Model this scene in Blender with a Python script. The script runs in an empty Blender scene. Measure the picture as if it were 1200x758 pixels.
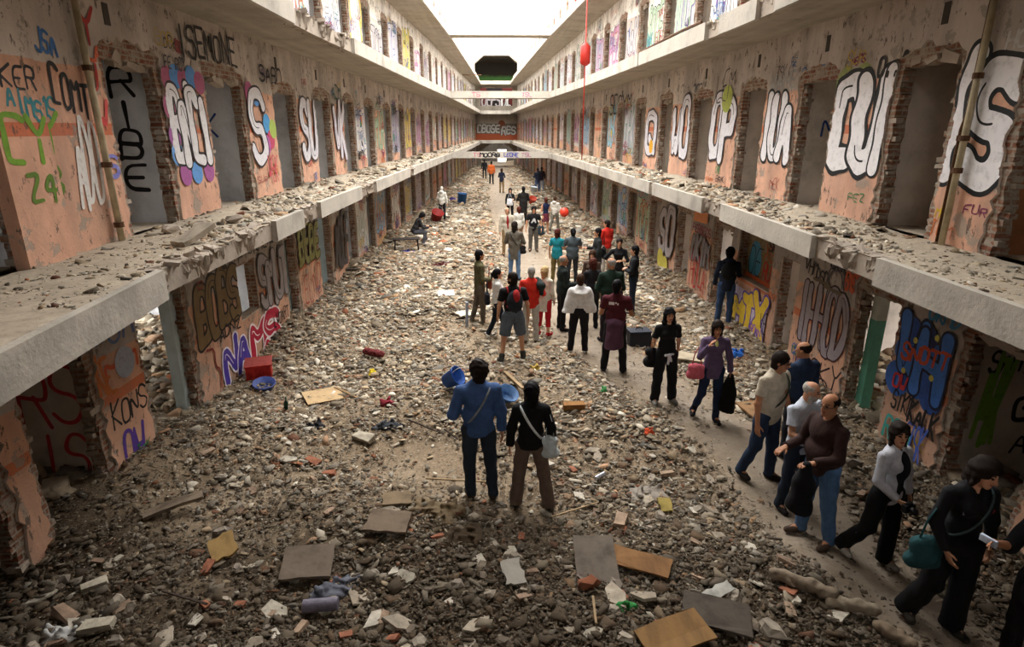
import bpy, math, random
import numpy as np
from mathutils import Vector, Matrix, Euler
from mathutils.geometry import delaunay_2d_cdt

random.seed(7)
RN = np.random.RandomState(11)
scene = bpy.context.scene
COL = scene.collection

# ------------------------------------------------------------------ camera
CAMH = 4.3
PITCH = math.atan(228 / 708.0)
YAW = math.atan(17 * math.cos(PITCH) / 708.0)
cd = bpy.data.cameras.new('camera')
cd.sensor_width = 36.0
cd.lens = 708.0 / 1200.0 * 36.0
cd.clip_start = 0.05
cd.clip_end = 400
cam = bpy.data.objects.new('camera', cd)
COL.objects.link(cam)
cam.location = (0, 0, CAMH)
cam.rotation_euler = (math.pi / 2 - PITCH, 0, -YAW)
scene.camera = cam

# ------------------------------------------------------------------ light
world = bpy.data.worlds.new('sky')
scene.world = world
world.use_nodes = True
bg = world.node_tree.nodes['Background']
bg.inputs[0].default_value = (1.0, 0.98, 0.945, 1)
bg.inputs[1].default_value = 4.2
sd = bpy.data.lights.new('sun', 'SUN')
sd.energy = 0.25
sd.angle = math.radians(40)
sd.color = (1.0, 0.93, 0.82)
sun = bpy.data.objects.new('sun', sd)
COL.objects.link(sun)
sun.rotation_euler = (math.radians(-14), math.radians(4), 0)
pl = bpy.data.lights.new('skylight_portal', 'AREA')
pl.shape = 'RECTANGLE'
pl.size = 11
pl.size_y = 66
pl.cycles.is_portal = True
po = bpy.data.objects.new('skylight_portal', pl)
COL.objects.link(po)
po.location = (0.3, 43, 12.9)
scene.view_settings.view_transform = 'Standard'
scene.view_settings.look = 'None'
scene.view_settings.gamma = 1
scene.view_settings.use_curve_mapping = False
scene.view_settings.exposure = 1.45
try:
    scene.cycles.use_denoising = True
    scene.cycles.max_bounces = 8
    scene.cycles.diffuse_bounces = 5
    scene.cycles.sample_clamp_indirect = 8
except Exception:
    pass

# ------------------------------------------------------------------ materials
MATS = {}


class NT:
    def __init__(s, name, rough=0.9):
        s.m = bpy.data.materials.new(name)
        s.m.use_nodes = True
        s.n = s.m.node_tree.nodes
        s.l = s.m.node_tree.links
        s.b = s.n['Principled BSDF']
        s.b.inputs['Roughness'].default_value = rough
        s.b.inputs['Specular IOR Level'].default_value = 0.25
        MATS[name] = s.m

    def nd(s, t, **kw):
        x = s.n.new(t)
        for k, v in kw.items():
            if k.startswith('i_'):
                x.inputs[int(k[2:])].default_value = v
            else:
                setattr(x, k, v)
        return x

    def pos(s):
        return s.nd('ShaderNodeNewGeometry').outputs['Position']

    def noise(s, scale, detail=4, rough=0.55, vec=None, stretch=None):
        x = s.nd('ShaderNodeTexNoise')
        x.inputs['Scale'].default_value = scale
        x.inputs['Detail'].default_value = detail
        x.inputs['Roughness'].default_value = rough
        v = vec or s.pos()
        if stretch:
            mp = s.nd('ShaderNodeMapping')
            mp.inputs['Scale'].default_value = stretch
            s.l.new(v, mp.inputs[0])
            v = mp.outputs[0]
        s.l.new(v, x.inputs['Vector'])
        return x.outputs[0]

    def ramp(s, fac, stops, interp='LINEAR'):
        r = s.nd('ShaderNodeValToRGB')
        r.color_ramp.interpolation = interp
        el = r.color_ramp.elements
        el[0].position, el[0].color = stops[0][0], c4(stops[0][1])
        el[1].position, el[1].color = stops[-1][0], c4(stops[-1][1])
        for p, c in stops[1:-1]:
            e = el.new(p)
            e.color = c4(c)
        s.l.new(fac, r.inputs[0])
        return r.outputs[0]

    def mix(s, fac, a, b, mode='MIX'):
        x = s.nd('ShaderNodeMix', data_type='RGBA', blend_type=mode)
        for sock, v in ((x.inputs[0], fac), (x.inputs[6], a), (x.inputs[7], b)):
            if isinstance(v, (int, float)):
                sock.default_value = v
            elif isinstance(v, tuple):
                sock.default_value = c4(v)
            else:
                s.l.new(v, sock)
        return x.outputs[2]

    def math(s, op, a, b=0.0, c=None):
        x = s.nd('ShaderNodeMath', operation=op)
        for i, v in enumerate((a, b) + ((c,) if c is not None else ())):
            if isinstance(v, (int, float)):
                x.inputs[i].default_value = v
            else:
                s.l.new(v, x.inputs[i])
        return x.outputs[0]

    def color(s, v):
        if isinstance(v, tuple):
            s.b.inputs['Base Color'].default_value = c4(v)
        else:
            s.l.new(v, s.b.inputs['Base Color'])

    def bump(s, h, strength=0.4, dist=0.02):
        x = s.nd('ShaderNodeBump')
        x.inputs['Strength'].default_value = strength
        x.inputs['Distance'].default_value = dist
        s.l.new(h, x.inputs['Height'])
        s.l.new(x.outputs[0], s.b.inputs['Normal'])


def c4(c):
    return (c[0], c[1], c[2], 1.0) if not isinstance(c, (int, float)) else (c, c, c, 1.0)


def hx(h):
    """sRGB hex to linear"""
    v = [int(h[i:i + 2], 16) / 255 for i in (0, 2, 4)]
    return tuple(x / 12.92 if x <= 0.04045 else ((x + 0.055) / 1.055) ** 2.4 for x in v)


def simple(name, col, rough=0.85, var=0.15, scale=8.0, bump=0.2, metallic=0.0):
    if name in MATS:
        return MATS[name]
    t = NT(name, rough)
    col = hx(col) if isinstance(col, str) else col
    n = t.noise(scale)
    d = tuple(max(0, x * (1 - var)) for x in col)
    b = tuple(min(1, x * (1 + var)) for x in col)
    t.color(t.ramp(n, [(0.3, d), (0.7, b)]))
    t.b.inputs['Metallic'].default_value = metallic
    if bump:
        t.bump(t.noise(scale * 4), bump, 0.01)
    return t.m


def plaster(name, z0, low, high, stripe, zl=2.0, zs=1.32):
    """painted plaster: coloured dado, a darker stripe, pale upper zone, worn patches and dirt runs"""
    t = NT(name, 0.9)
    p = t.pos()
    sx = t.nd('ShaderNodeSeparateXYZ')
    t.l.new(p, sx.inputs[0])
    wob = t.math('MULTIPLY_ADD', t.noise(1.7, 3), 0.10, -0.05)
    z = t.math('ADD', t.math('SUBTRACT', sx.outputs[2], z0), wob)
    big = t.noise(0.9, 5, 0.6)
    up = t.ramp(big, [(0.3, tuple(x * .72 for x in high)), (0.55, high), (0.75, tuple(min(1, x * 1.12) for x in high))])
    lo = t.ramp(t.noise(1.6, 5, .65), [(0.3, tuple(x * .82 for x in low)), (0.5, low), (0.72, tuple(min(1, x * 1.1 + .03) for x in low))])
    is_up = t.math('GREATER_THAN', z, zl)
    c = t.mix(is_up, lo, up)
    s1 = t.math('MULTIPLY', t.math('GREATER_THAN', t.math('SUBTRACT', sx.outputs[2], z0), zs), t.math('LESS_THAN', t.math('SUBTRACT', sx.outputs[2], z0), zs + .13))
    c = t.mix(t.math('MULTIPLY', s1, .8), c, stripe)
    # bare patches where the paint came away
    bare = t.ramp(t.noise(2.3, 8, .72), [(0.575, 0.0), (0.59, 1.0)])
    c = t.mix(t.math('MULTIPLY', bare, .75), c, hx('9c9488'))
    chips = t.ramp(t.noise(9, 6, .75, stretch=(1, 1, .45)), [(0.595, 0.0), (0.61, 1.0)])
    c = t.mix(t.math('MULTIPLY', chips, .85), c, hx('5e5148'))
    # rain and soot runs, long in the vertical
    run = t.ramp(t.noise(2.2, 6, .6, stretch=(1, 1, .16)), [(0.42, 0.0), (0.75, 1.0)])
    c = t.mix(t.math('MULTIPLY', run, .5), c, hx('6f675f'))
    t.color(c)
    h = t.math('SUBTRACT', t.noise(26, 6, .6), t.math('MULTIPLY', t.math('MAXIMUM', bare, chips), .7))
    t.bump(h, .45, .015)
    return t.m


def brick_mat(name, c1, c2, mortar, chalk=.35):
    t = NT(name, 0.95)
    p = t.pos()
    sx = t.nd('ShaderNodeSeparateXYZ')
    t.l.new(p, sx.inputs[0])
    cb = t.nd('ShaderNodeCombineXYZ')
    t.l.new(t.math('ADD', sx.outputs[0], sx.outputs[1]), cb.inputs[0])
    t.l.new(sx.outputs[2], cb.inputs[1])
    br = t.nd('ShaderNodeTexBrick')
    t.l.new(cb.outputs[0], br.inputs['Vector'])
    br.inputs['Color1'].default_value = c4(c1)
    br.inputs['Color2'].default_value = c4(c2)
    br.inputs['Mortar'].default_value = c4(mortar)
    br.inputs['Scale'].default_value = 1.0
    br.inputs['Brick Width'].default_value = .25
    br.inputs['Row Height'].default_value = .072
    br.inputs['Mortar Size'].default_value = .012
    w = t.ramp(t.noise(7, 6, .7), [(0.45, 0.0), (0.62, 1.0)])
    c = t.mix(t.math('MULTIPLY', w, chalk * 2), br.outputs[0], hx('a69d90'))
    t.color(c)
    t.bump(t.math('SUBTRACT', t.noise(18, 6, .7), br.outputs['Fac']), .9, .03)
    return t.m


def concrete(name, col, boards=False, dust=.4):
    t = NT(name, 0.92)
    c = t.ramp(t.noise(1.3, 6, .62), [(0.3, tuple(x * .66 for x in col)), (0.5, col), (0.72, tuple(min(1, x * 1.18) for x in col))])
    if boards:
        b = t.noise(5, 2, .5, stretch=(1, .03, .1))
        c = t.mix(.35, c, t.ramp(b, [(0.35, tuple(x * .6 for x in col)), (0.65, col)]))
    spots = t.ramp(t.noise(5, 7, .7), [(0.6, 0.0), (0.64, 1.0)])
    c = t.mix(t.math('MULTIPLY', spots, dust), c, tuple(x * .45 for x in col))
    t.color(c)
    t.bump(t.noise(14, 7, .65), .5, .02)
    return t.m


SALMON = hx('cfa288')
plaster('wall_ground', 0.0, SALMON, hx('b3aaa2'), hx('c4673c'), 1.75, 1.15)
plaster('wall_second', 2.98, hx('d6a68c'), hx('c9beb4'), hx('c8623a'), 1.98, 1.25)
plaster('wall_third', 6.2, hx('f6efe6'), hx('f6f1ea'), hx('ecd9c8'), 1.9, 1.3)
brick_mat('brick', hx('7d4a38'), hx('8f6850'), hx('9b8f80'), .5)
brick_mat('brick_tan', hx('8a6a52'), hx('7a5946'), hx('9d9284'), .5)
concrete('slab', hx('a39a8d'), True)
concrete('slab_top', hx('aea18f'), False, .25)
concrete('broken_concrete', hx('a3978a'))
concrete('partition', hx('d6d8dd'), False, .12)
concrete('partition_warm', hx('cfc4b9'), False, .12)
concrete('outside_wall', hx('7f8796'), False, .3)
concrete('brown_paint', hx('9a6444'), False, .3)
concrete('fascia', hx('b0a99e'), False, .06)
concrete('dark_wall', hx('4c4640'))

m = NT('earth', .97)
mp = m.pos()
soil = m.ramp(m.noise(.55, 6, .62), [(0.32, hx('6f5f4e')), (0.5, hx('8c7962')), (0.68, hx('a2917a'))])
fine = m.ramp(m.noise(14, 6, .7), [(0.35, hx('54483b')), (0.55, hx('8b7a65')), (0.72, hx('b3a691'))])
c = m.mix(.45, soil, fine)
sxy = m.nd('ShaderNodeSeparateXYZ')
m.l.new(mp, sxy.inputs[0])
near = m.math('SMOOTHSTEP' if False else 'MULTIPLY_ADD', sxy.outputs[1], -.28, 2.15)   # brown soil with the near end's shade painted into its colour
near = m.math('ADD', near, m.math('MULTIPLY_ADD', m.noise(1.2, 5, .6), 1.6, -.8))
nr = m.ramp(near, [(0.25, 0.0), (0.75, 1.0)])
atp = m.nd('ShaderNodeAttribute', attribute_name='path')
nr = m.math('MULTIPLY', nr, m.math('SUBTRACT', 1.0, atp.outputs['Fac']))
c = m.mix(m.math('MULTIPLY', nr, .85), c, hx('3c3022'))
c = m.mix(m.math('MULTIPLY', atp.outputs['Fac'], .7), c, m.ramp(m.noise(3, 6, .6), [(0.35, hx('85796b')), (0.65, hx('9c9184'))]))
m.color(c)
m.bump(m.noise(22, 8, .7), .8, .03)

m = NT('rubble', .93)
at = m.nd('ShaderNodeAttribute', attribute_name='Col')
c = m.mix(.55, at.outputs['Color'], m.ramp(m.noise(16, 6, .7), [(0.32, 0.32), (0.5, .8), (0.7, 1.0)]), 'MULTIPLY')
m.color(c)
m.bump(m.noise(30, 6, .7), .35, .008)

m = NT('paint', .6)
at = m.nd('ShaderNodeAttribute', attribute_name='Col')
wear = m.ramp(m.noise(11, 7, .75), [(0.33, .62), (0.5, 1.0)])
m.color(m.mix(.8, at.outputs['Color'], wear, 'MULTIPLY'))
m.bump(m.noise(26, 6, .6), .3, .01)

# ------------------------------------------------------------------ mesh helpers


def link(name, me, mats=(), parent=None):
    for x in mats:
        me.materials.append(MATS[x] if isinstance(x, str) else x)
    o = bpy.data.objects.new(name, me)
    COL.objects.link(o)
    if parent is not None:
        o.parent = parent
    return o


def tag(o, label, cat, group=None, kind=None):
    if label:
        o['label'] = label
    if cat:
        o['category'] = cat
    if group:
        o['group'] = group
    if kind:
        o['kind'] = kind
    return o


def structure(o):
    o['kind'] = 'structure'
    return o


def empty(name, loc, rz=0.0):
    o = bpy.data.objects.new(name, None)
    o.empty_display_size = .1
    COL.objects.link(o)
    o.location = loc
    o.rotation_euler = (0, 0, rz)
    return o


class MB:
    """collects verts/faces with material index and optional colour"""

    def __init__(s):
        s.v, s.f, s.mi, s.c = [], [], [], []
        s.col = (1, 1, 1)

    def add(s, vs, fs, mi=0, col=None):
        b = len(s.v)
        s.v.extend(vs)
        s.c.extend([col or s.col] * len(vs))
        for f in fs:
            s.f.append(tuple(b + i for i in f))
            s.mi.append(mi)

    def box(s, c, d, mi=0, rot=None, col=None, jit=0.0):
        x, y, z = d[0] / 2, d[1] / 2, d[2] / 2
        vs = [Vector((a * x, b * y, e * z)) for a in (-1, 1) for b in (-1, 1) for e in (-1, 1)]
        if jit:
            vs = [v + Vector((random.uniform(-jit, jit), random.uniform(-jit, jit), random.uniform(-jit, jit))) for v in vs]
        if rot is not None:
            R = rot if isinstance(rot, Matrix) else Euler(rot).to_matrix()
            vs = [R @ v for v in vs]
        vs = [tuple(v + Vector(c)) for v in vs]
        s.add(vs, [(0, 1, 3, 2), (4, 6, 7, 5), (0, 4, 5, 1), (2, 3, 7, 6), (0, 2, 6, 4), (1, 5, 7, 3)], mi, col)

    def tube(s, pts, r, mi=0, n=8, col=None, caps=True):
        pts = [Vector(p) for p in pts]
        rs = r if isinstance(r, (list, tuple)) else [r] * len(pts)
        vs, fs = [], []
        t0 = (pts[1] - pts[0]).normalized()
        u = t0.orthogonal().normalized()
        for i, p in enumerate(pts):
            t = (pts[min(i + 1, len(pts) - 1)] - pts[max(i - 1, 0)]).normalized()
            u = (u - t * u.dot(t)).normalized()
            w = t.cross(u)
            for k in range(n):
                a = 2 * math.pi * k / n
                vs.append(tuple(p + (u * math.cos(a) + w * math.sin(a)) * rs[i]))
        for i in range(len(pts) - 1):
            for k in range(n):
                fs.append((i * n + k, i * n + (k + 1) % n, (i + 1) * n + (k + 1) % n, (i + 1) * n + k))
        if caps:
            fs.append(tuple(range(n - 1, -1, -1)))
            fs.append(tuple(range((len(pts) - 1) * n, len(pts) * n)))
        s.add(vs, fs, mi, col)

    def prism(s, poly, fn, t0, t1, mi=0, col=None):
        """poly: 2D list; fn(a, b, t) -> 3D"""
        n = len(poly)
        vs = [tuple(fn(a, b, t0)) for a, b in poly] + [tuple(fn(a, b, t1)) for a, b in poly]
        fs = [tuple(range(n)), tuple(range(2 * n - 1, n - 1, -1))] + [(i, i + n, (i + 1) % n + n, (i + 1) % n) for i in range(n)]
        s.add(vs, fs, mi, col)

    def build(s, name, mats, parent=None, smooth=False, colors=False, bevel=0.0):
        me = bpy.data.meshes.new(name)
        me.from_pydata([tuple(v) for v in s.v], [], s.f)
        me.polygons.foreach_set('material_index', s.mi)
        if smooth:
            me.polygons.foreach_set('use_smooth', [True] * len(s.f))
        if colors:
            a = me.color_attributes.new('Col', 'FLOAT_COLOR', 'POINT')
            arr = np.ones((len(s.v), 4), np.float32)
            arr[:, :3] = np.array(s.c, np.float32)
            a.data.foreach_set('color', arr.ravel())
        me.update()
        o = link(name, me, mats, parent)
        if bevel:
            md = o.modifiers.new('bevel', 'BEVEL')
            md.width = bevel
            md.segments = 2
        return o


def np_mesh(name, V, F, colors=None, smooth=False):
    """V (n,3), F (m,4 or 3)"""
    me = bpy.data.meshes.new(name)
    k = F.shape[1]
    me.vertices.add(len(V))
    me.vertices.foreach_set('co', np.ascontiguousarray(V, np.float32).ravel())
    me.loops.add(F.size)
    me.loops.foreach_set('vertex_index', np.ascontiguousarray(F, np.int32).ravel())
    me.polygons.add(len(F))
    me.polygons.foreach_set('loop_start', np.arange(0, F.size, k, dtype=np.int32))
    me.polygons.foreach_set('loop_total', np.full(len(F), k, np.int32))
    if smooth:
        me.polygons.foreach_set('use_smooth', np.ones(len(F), bool))
    if colors is not None:
        a = me.color_attributes.new('Col', 'FLOAT_COLOR', 'POINT')
        arr = np.ones((len(V), 4), np.float32)
        arr[:, :3] = colors
        a.data.foreach_set('color', arr.ravel())
    me.update()
    me.validate()
    return me


# ------------------------------------------------------------------ plan of the wing (tapers towards the far end)
def interp(tab):
    ys = [a for a, b in tab]
    xs = [b for a, b in tab]
    return lambda y: float(np.interp(y, ys, xs))


WL = interp([(-8, -4.65), (10, -4.65), (22, -4.55), (38, -3.85), (70, -2.95), (76, -2.6), (95, -2.6)])
WR = interp([(-8, 5.3), (12, 5.3), (20, 5.1), (37, 4.35), (70, 2.75), (76, 2.35), (95, 2.35)])
EL = interp([(-8, -2.2), (0, -2.7), (3.4, -3.04), (6, -3.28), (12, -3.32), (25, -2.98), (37, -2.55), (68, -1.95), (76, -1.7)])
ER = interp([(-8, 3.4), (0, 3.8), (3.4, 3.98), (11, 4.07), (16, 3.9), (26, 3.5), (37, 2.85), (68, 1.6), (76, 1.35)])
SIDE = {'left': (WL, EL, -1), 'right': (WR, ER, 1)}


def holes_for(level, side):
    def rep(st, w, n, pitch=2.9):
        return [(st + i * pitch, st + i * pitch + w) for i in range(n)]
    if (level, side) == (1, 'left'):
        return [(3.7, 5.05), (5.42, 6.5), (7.45, 8.75), (13.0, 13.75), (15.5, 16.7)] + rep(18.4, 1.2, 20)
    if (level, side) == (1, 'right'):
        return [(3.4, 4.55), (5.2, 6.35), (7.5, 8.5), (10.3, 11.0), (13.4, 14.5), (16.2, 17.3)] + rep(19.1, 1.2, 20)
    if (level, side) == (2, 'left'):
        return [(4.9, 6.05), (7.8, 9.05), (10.4, 11.9), (13.4, 14.8), (16.2, 17.7), (19.1, 20.5)] + rep(22.0, 1.35, 18)
    if (level, side) == (2, 'right'):
        return [(4.3, 6.4), (7.35, 8.5), (10.0, 11.2), (12.6, 13.8), (15.5, 16.9), (18.7, 20.0)] + rep(21.6, 1.3, 19)
    if side == 'left':
        return rep(4.8, 1.15, 24, 2.95)
    return rep(4.6, 1.15, 24, 2.9)


LV = {1: (0.0, 2.74), 2: (2.98, 5.94), 3: (6.2, 9.1), 4: (9.36, 12.4)}


def jag_rect(a, b, z0, z1, j, step=.09, seed=0, arch=.0):
    r = random.Random(seed)
    pts = []
    n = max(2, int((z1 - z0) / step))
    for i in range(n):
        pts.append((a + r.uniform(-j, j) * (1 if i else .3), z0 + (z1 - z0) * i / n))
    n2 = max(2, int((b - a) / step))
    for i in range(n2):
        t = i / n2
        pts.append((a + (b - a) * t, z1 + arch * math.sin(math.pi * t) + r.uniform(-j, j)))
    for i in range(n):
        pts.append((b + r.uniform(-j, j), z1 - (z1 - z0) * i / n))
    pts.append((b, z0))
    return pts


def inside(poly, x, y):
    """vectorised even-odd test"""
    x = np.asarray(x)
    y = np.asarray(y)
    ins = np.zeros(x.shape, bool)
    n = len(poly)
    for i in range(n):
        x1, y1 = poly[i]
        x2, y2 = poly[(i + 1) % n]
        if y1 == y2:
            continue
        cnd = ((y1 > y) != (y2 > y)) & (x < (x2 - x1) * (y - y1) / (y2 - y1) + x1)
        ins ^= cnd
    return ins


def plate(mb, y0, y1, z0, z1, holes, fx, off0, off1, mi_front, mi_reveal, mi_back, sgn, step=.8):
    """wall layer between offsets off0 (corridor) and off1 (cell) with holes; fx(y) gives the wall line"""
    verts, edges = [], []
    ny = max(1, int((y1 - y0) / step))
    out = [(y0 + (y1 - y0) * i / ny, z0) for i in range(ny + 1)] + [(y1 - (y1 - y0) * i / ny, z1) for i in range(ny + 1)]
    loops = [out] + holes
    for lp in loops:
        b = len(verts)
        verts += [Vector(p) for p in lp]
        edges += [(b + i, b + (i + 1) % len(lp)) for i in range(len(lp))]
    r = delaunay_2d_cdt(verts, edges, [], 0, 1e-6)
    V, T = r[0], r[2]
    A = np.array([(v.x, v.y) for v in V])
    T = np.array([t for t in T if len(t) == 3])
    C = A[T].mean(1)
    keep = inside(out, C[:, 0], C[:, 1])
    for h in holes:
        keep &= ~inside(h, C[:, 0], C[:, 1])
    T = T[keep]
    f3 = [(fx(a) + sgn * off0, a, b) for a, b in A]
    b3 = [(fx(a) + sgn * off1, a, b) for a, b in A]
    mb.add(f3, [tuple(t) for t in T], mi_front)
    mb.add(b3, [tuple(t[::-1]) for t in T], mi_back)
    for h in loops:
        n = len(h)
        vs = [(fx(a) + sgn * off0, a, b) for a, b in h] + [(fx(a) + sgn * off1, a, b) for a, b in h]
        mb.add(vs, [(i, (i + 1) % n, (i + 1) % n + n, i + n) for i in range(n)], mi_reveal)


# ------------------------------------------------------------------ graffiti lettering: strokes drawn as flat paint on the wall
GL = {
    'A': '002640 1232', 'B': '00063645433303 3342413000', 'C': '45360605010030 41', 'D': '00062644422000', 'E': '46060040 0333', 'F': '460600 0333',
    'G': '4536160501103041 4323', 'H': '0006 4046 0343', 'I': '2026', 'J': '4641301001', 'K': '0006 4603 0340', 'L': '060040', 'M': '0006234640',
    'N': '00064046', 'O': '100105163645413010', 'P': '00063645433303', 'Q': '100105163645413010 2240', 'R': '00063645433303 2340', 'S': '453616050413334241301001',
    'T': '0646 2620', 'U': '060110304146', 'V': '062046', 'W': '0610233046', 'X': '0046 0640', 'Y': '062346 2320', 'Z': '06460040',
    '0': '100105163645413010', '1': '152620', '2': '05163645440040', '3': '0516364544234241301001', '4': '30360242', '5': '460603334241301001', '9': '4333030516364530', '?': '05163645442322 2120', '.': '2021',
}


def glyph(ch):
    out = []
    for st in GL.get(ch, '2026').split(' '):
        if len(st) < 4:
            continue
        out.append([(int(st[i]) / 4.0, int(st[i + 1]) / 6.0) for i in range(0, len(st) - 1, 2)])
    return out


def smooth_line(p, rounds=2):
    for _ in range(rounds):
        if len(p) < 3:
            break
        q = [p[0]]
        for i in range(len(p) - 1):
            a, b = p[i], p[i + 1]
            q.append((a[0] * .75 + b[0] * .25, a[1] * .75 + b[1] * .25))
            q.append((a[0] * .25 + b[0] * .75, a[1] * .25 + b[1] * .75))
        q.append(p[-1])
        p = q
    return p


class Surf:
    """paint surface: maps (u right, v up) of the viewer to 3D, layered off the plaster; keeps clear of holes"""

    def __init__(s, mb, fn, holes=(), mi=0, reach=None):
        s.mb, s.fn, s.holes, s.mi = mb, fn, holes, mi
        s.layer = 0
        s.reach = reach

    def ok(s, u, v):
        if s.reach and not (s.reach[0] < v < s.reach[1]):
            return False
        y = s.key(u)
        for h in s.holes:
            if h[0][0] - .3 < y < h[-1][0] + .3 and bool(inside(h, y, v)):
                return False
        return True

    def key(s, u):
        return u

    def field(s, strokes, pad, res):
        P = [p for st in strokes for p in st]
        u0, u1 = min(p[0] for p in P) - pad, max(p[0] for p in P) + pad
        v0, v1 = min(p[1] for p in P) - pad, max(p[1] for p in P) + pad
        if s.reach:
            v0, v1 = max(v0, s.reach[0]), min(v1, s.reach[1])
        nu, nv = max(2, int((u1 - u0) / res) + 1), max(2, int((v1 - v0) / res) + 1)
        U, W = np.meshgrid(np.linspace(u0, u1, nu), np.linspace(v0, v1, nv))
        D = np.full(U.shape, 9.0)
        for st in strokes:
            q = st if len(st) > 1 else [st[0], (st[0][0] + 1e-3, st[0][1])]
            for a, b in zip(q[:-1], q[1:]):
                dx, dy = b[0] - a[0], b[1] - a[1]
                i0, i1 = np.searchsorted(U[0], [min(a[0], b[0]) - pad * 1.5, max(a[0], b[0]) + pad * 1.5])
                if i1 <= i0:
                    continue
                x, y = U[:, i0:i1] - a[0], W[:, i0:i1] - a[1]
                t = np.clip((x * dx + y * dy) / (dx * dx + dy * dy + 1e-9), 0, 1)
                D[:, i0:i1] = np.minimum(D[:, i0:i1], np.hypot(x - t * dx, y - t * dy))
        return U, W, D

    def hole_mask(s, U, W):
        """positive inside openings"""
        H = np.zeros(U.shape, bool)
        if not s.holes:
            return H
        Y = s.key(U)
        a, b = Y.min(), Y.max()
        for h in s.holes:
            hx_ = [p[0] for p in h]
            if min(hx_) < b and max(hx_) > a:
                H |= inside(h, Y, W)
        return H

    def fill(s, U, W, D, col, H=None):
        """flat paint wherever D < 0, clipped cleanly cell by cell"""
        if H is not None:
            D = np.where(H, 1e-3 + np.abs(D), D)
        d = .0015 + s.layer * .0012
        ins = D < 0
        q = ins[:-1, :-1].astype(int) + ins[:-1, 1:] + ins[1:, 1:] + ins[1:, :-1]
        vs, fs = [], []
        fn = s.fn
        us, ws = U[0], W[:, 0]
        for j in range(q.shape[0]):
            row = q[j]
            if not row.any():
                continue
            i = 0
            n = len(row)
            while i < n:
                c = row[i]
                if c == 0:
                    i += 1
                    continue
                if c == 4:
                    k = i
                    while k < n and row[k] == 4 and k - i < 6:
                        k += 1
                    b = len(vs)
                    vs += [fn(us[i], ws[j], d), fn(us[k], ws[j], d), fn(us[k], ws[j + 1], d), fn(us[i], ws[j + 1], d)]
                    fs.append((b, b + 1, b + 2, b + 3))
                    i = k
                    continue
                cs = ((j, i), (j, i + 1), (j + 1, i + 1), (j + 1, i))
                b = len(vs)
                for m_ in range(4):
                    p, r_ = cs[m_], cs[(m_ + 1) % 4]
                    dp, dr = D[p], D[r_]
                    if dp < 0:
                        vs.append(fn(us[p[1]], ws[p[0]], d))
                    if (dp < 0) != (dr < 0):
                        t = dp / (dp - dr)
                        vs.append(fn(us[p[1]] + (us[r_[1]] - us[p[1]]) * t, ws[p[0]] + (ws[r_[0]] - ws[p[0]]) * t, d))
                if len(vs) - b >= 3:
                    fs.append(tuple(range(b, len(vs))))
                else:
                    del vs[b:]
                i += 1
        if fs:
            s.mb.add(vs, fs, s.mi, col)

    def res_for(s, u, w):
        y = abs(u)
        return max(.009, min(w / 3.2, .02)) if y < 16 else (max(.016, w / 3) if y < 30 else max(.03, w / 2.2))

    def ribbon(s, pts, w, col, cap=True, step=None):
        r = s.res_for(pts[0][0], w)
        U, W, D = s.field([pts], w * .6 + r, r)
        s.fill(U, W, D - w / 2, col, s.hole_mask(U, W))
        s.layer += .25

    def disc(s, p, r, col, n=18):
        s.micro = (getattr(s, 'micro', 0) + 1) % 12
        d = .0015 + s.layer * .0012 + s.micro * 8e-5
        s.mb.add([s.fn(p[0] + r * math.cos(6.2832 * k / n), p[1] + r * math.sin(6.2832 * k / n), d) for k in range(n)], [tuple(range(n))], s.mi, col)

    def poly(s, pts, col):
        d = .0015 + s.layer * .0012
        if len(pts) != 4 or abs(pts[1][0] - pts[0][0]) < .4:
            s.mb.add([s.fn(a, b, d) for a, b in pts], [tuple(range(len(pts)))], s.mi, col)
            return
        n = int(abs(pts[1][0] - pts[0][0]) / .15) + 1
        vs = []
        for i in range(n + 1):
            t = i / n
            vs += [s.fn(pts[0][0] + (pts[1][0] - pts[0][0]) * t, pts[0][1] + (pts[1][1] - pts[0][1]) * t, d), s.fn(pts[3][0] + (pts[2][0] - pts[3][0]) * t, pts[3][1] + (pts[2][1] - pts[3][1]) * t, d)]
        s.mb.add(vs, [(2 * i, 2 * i + 2, 2 * i + 3, 2 * i + 1) for i in range(n)], s.mi, col)

    def text(s, txt, u, v, w, h, col, lw=.035, style='tag', fill=None, slant=.15, jit=.06, gap=.25, rise=0.0, seed=None, fat=.52):
        """u,v lower-left in viewer coordinates; w total width"""
        r = random.Random(seed if seed is not None else hash_(txt + str(round(u, 2))))
        n = len(txt)
        cw = w / (n + (n - 1) * gap)
        strokes = []
        letters = []
        for i, ch in enumerate(txt):
            if ch == ' ':
                continue
            x0 = u + i * cw * (1 + gap)
            sc = r.uniform(1 - jit * 1.5, 1 + jit * 1.5)
            mine = []
            dy = r.uniform(-jit, jit) * h + rise * i / max(1, n - 1)
            for st in glyph(ch):
                p = [(x0 + (a + r.uniform(-jit, jit)) * cw + slant * b * h * .5, v + dy + (b + r.uniform(-jit, jit) * .6) * h * sc) for a, b in st]
                strokes.append(smooth_line(p, 2 if style != 'block' else 0))
                mine.append(strokes[-1])
            letters.append(mine)
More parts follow.
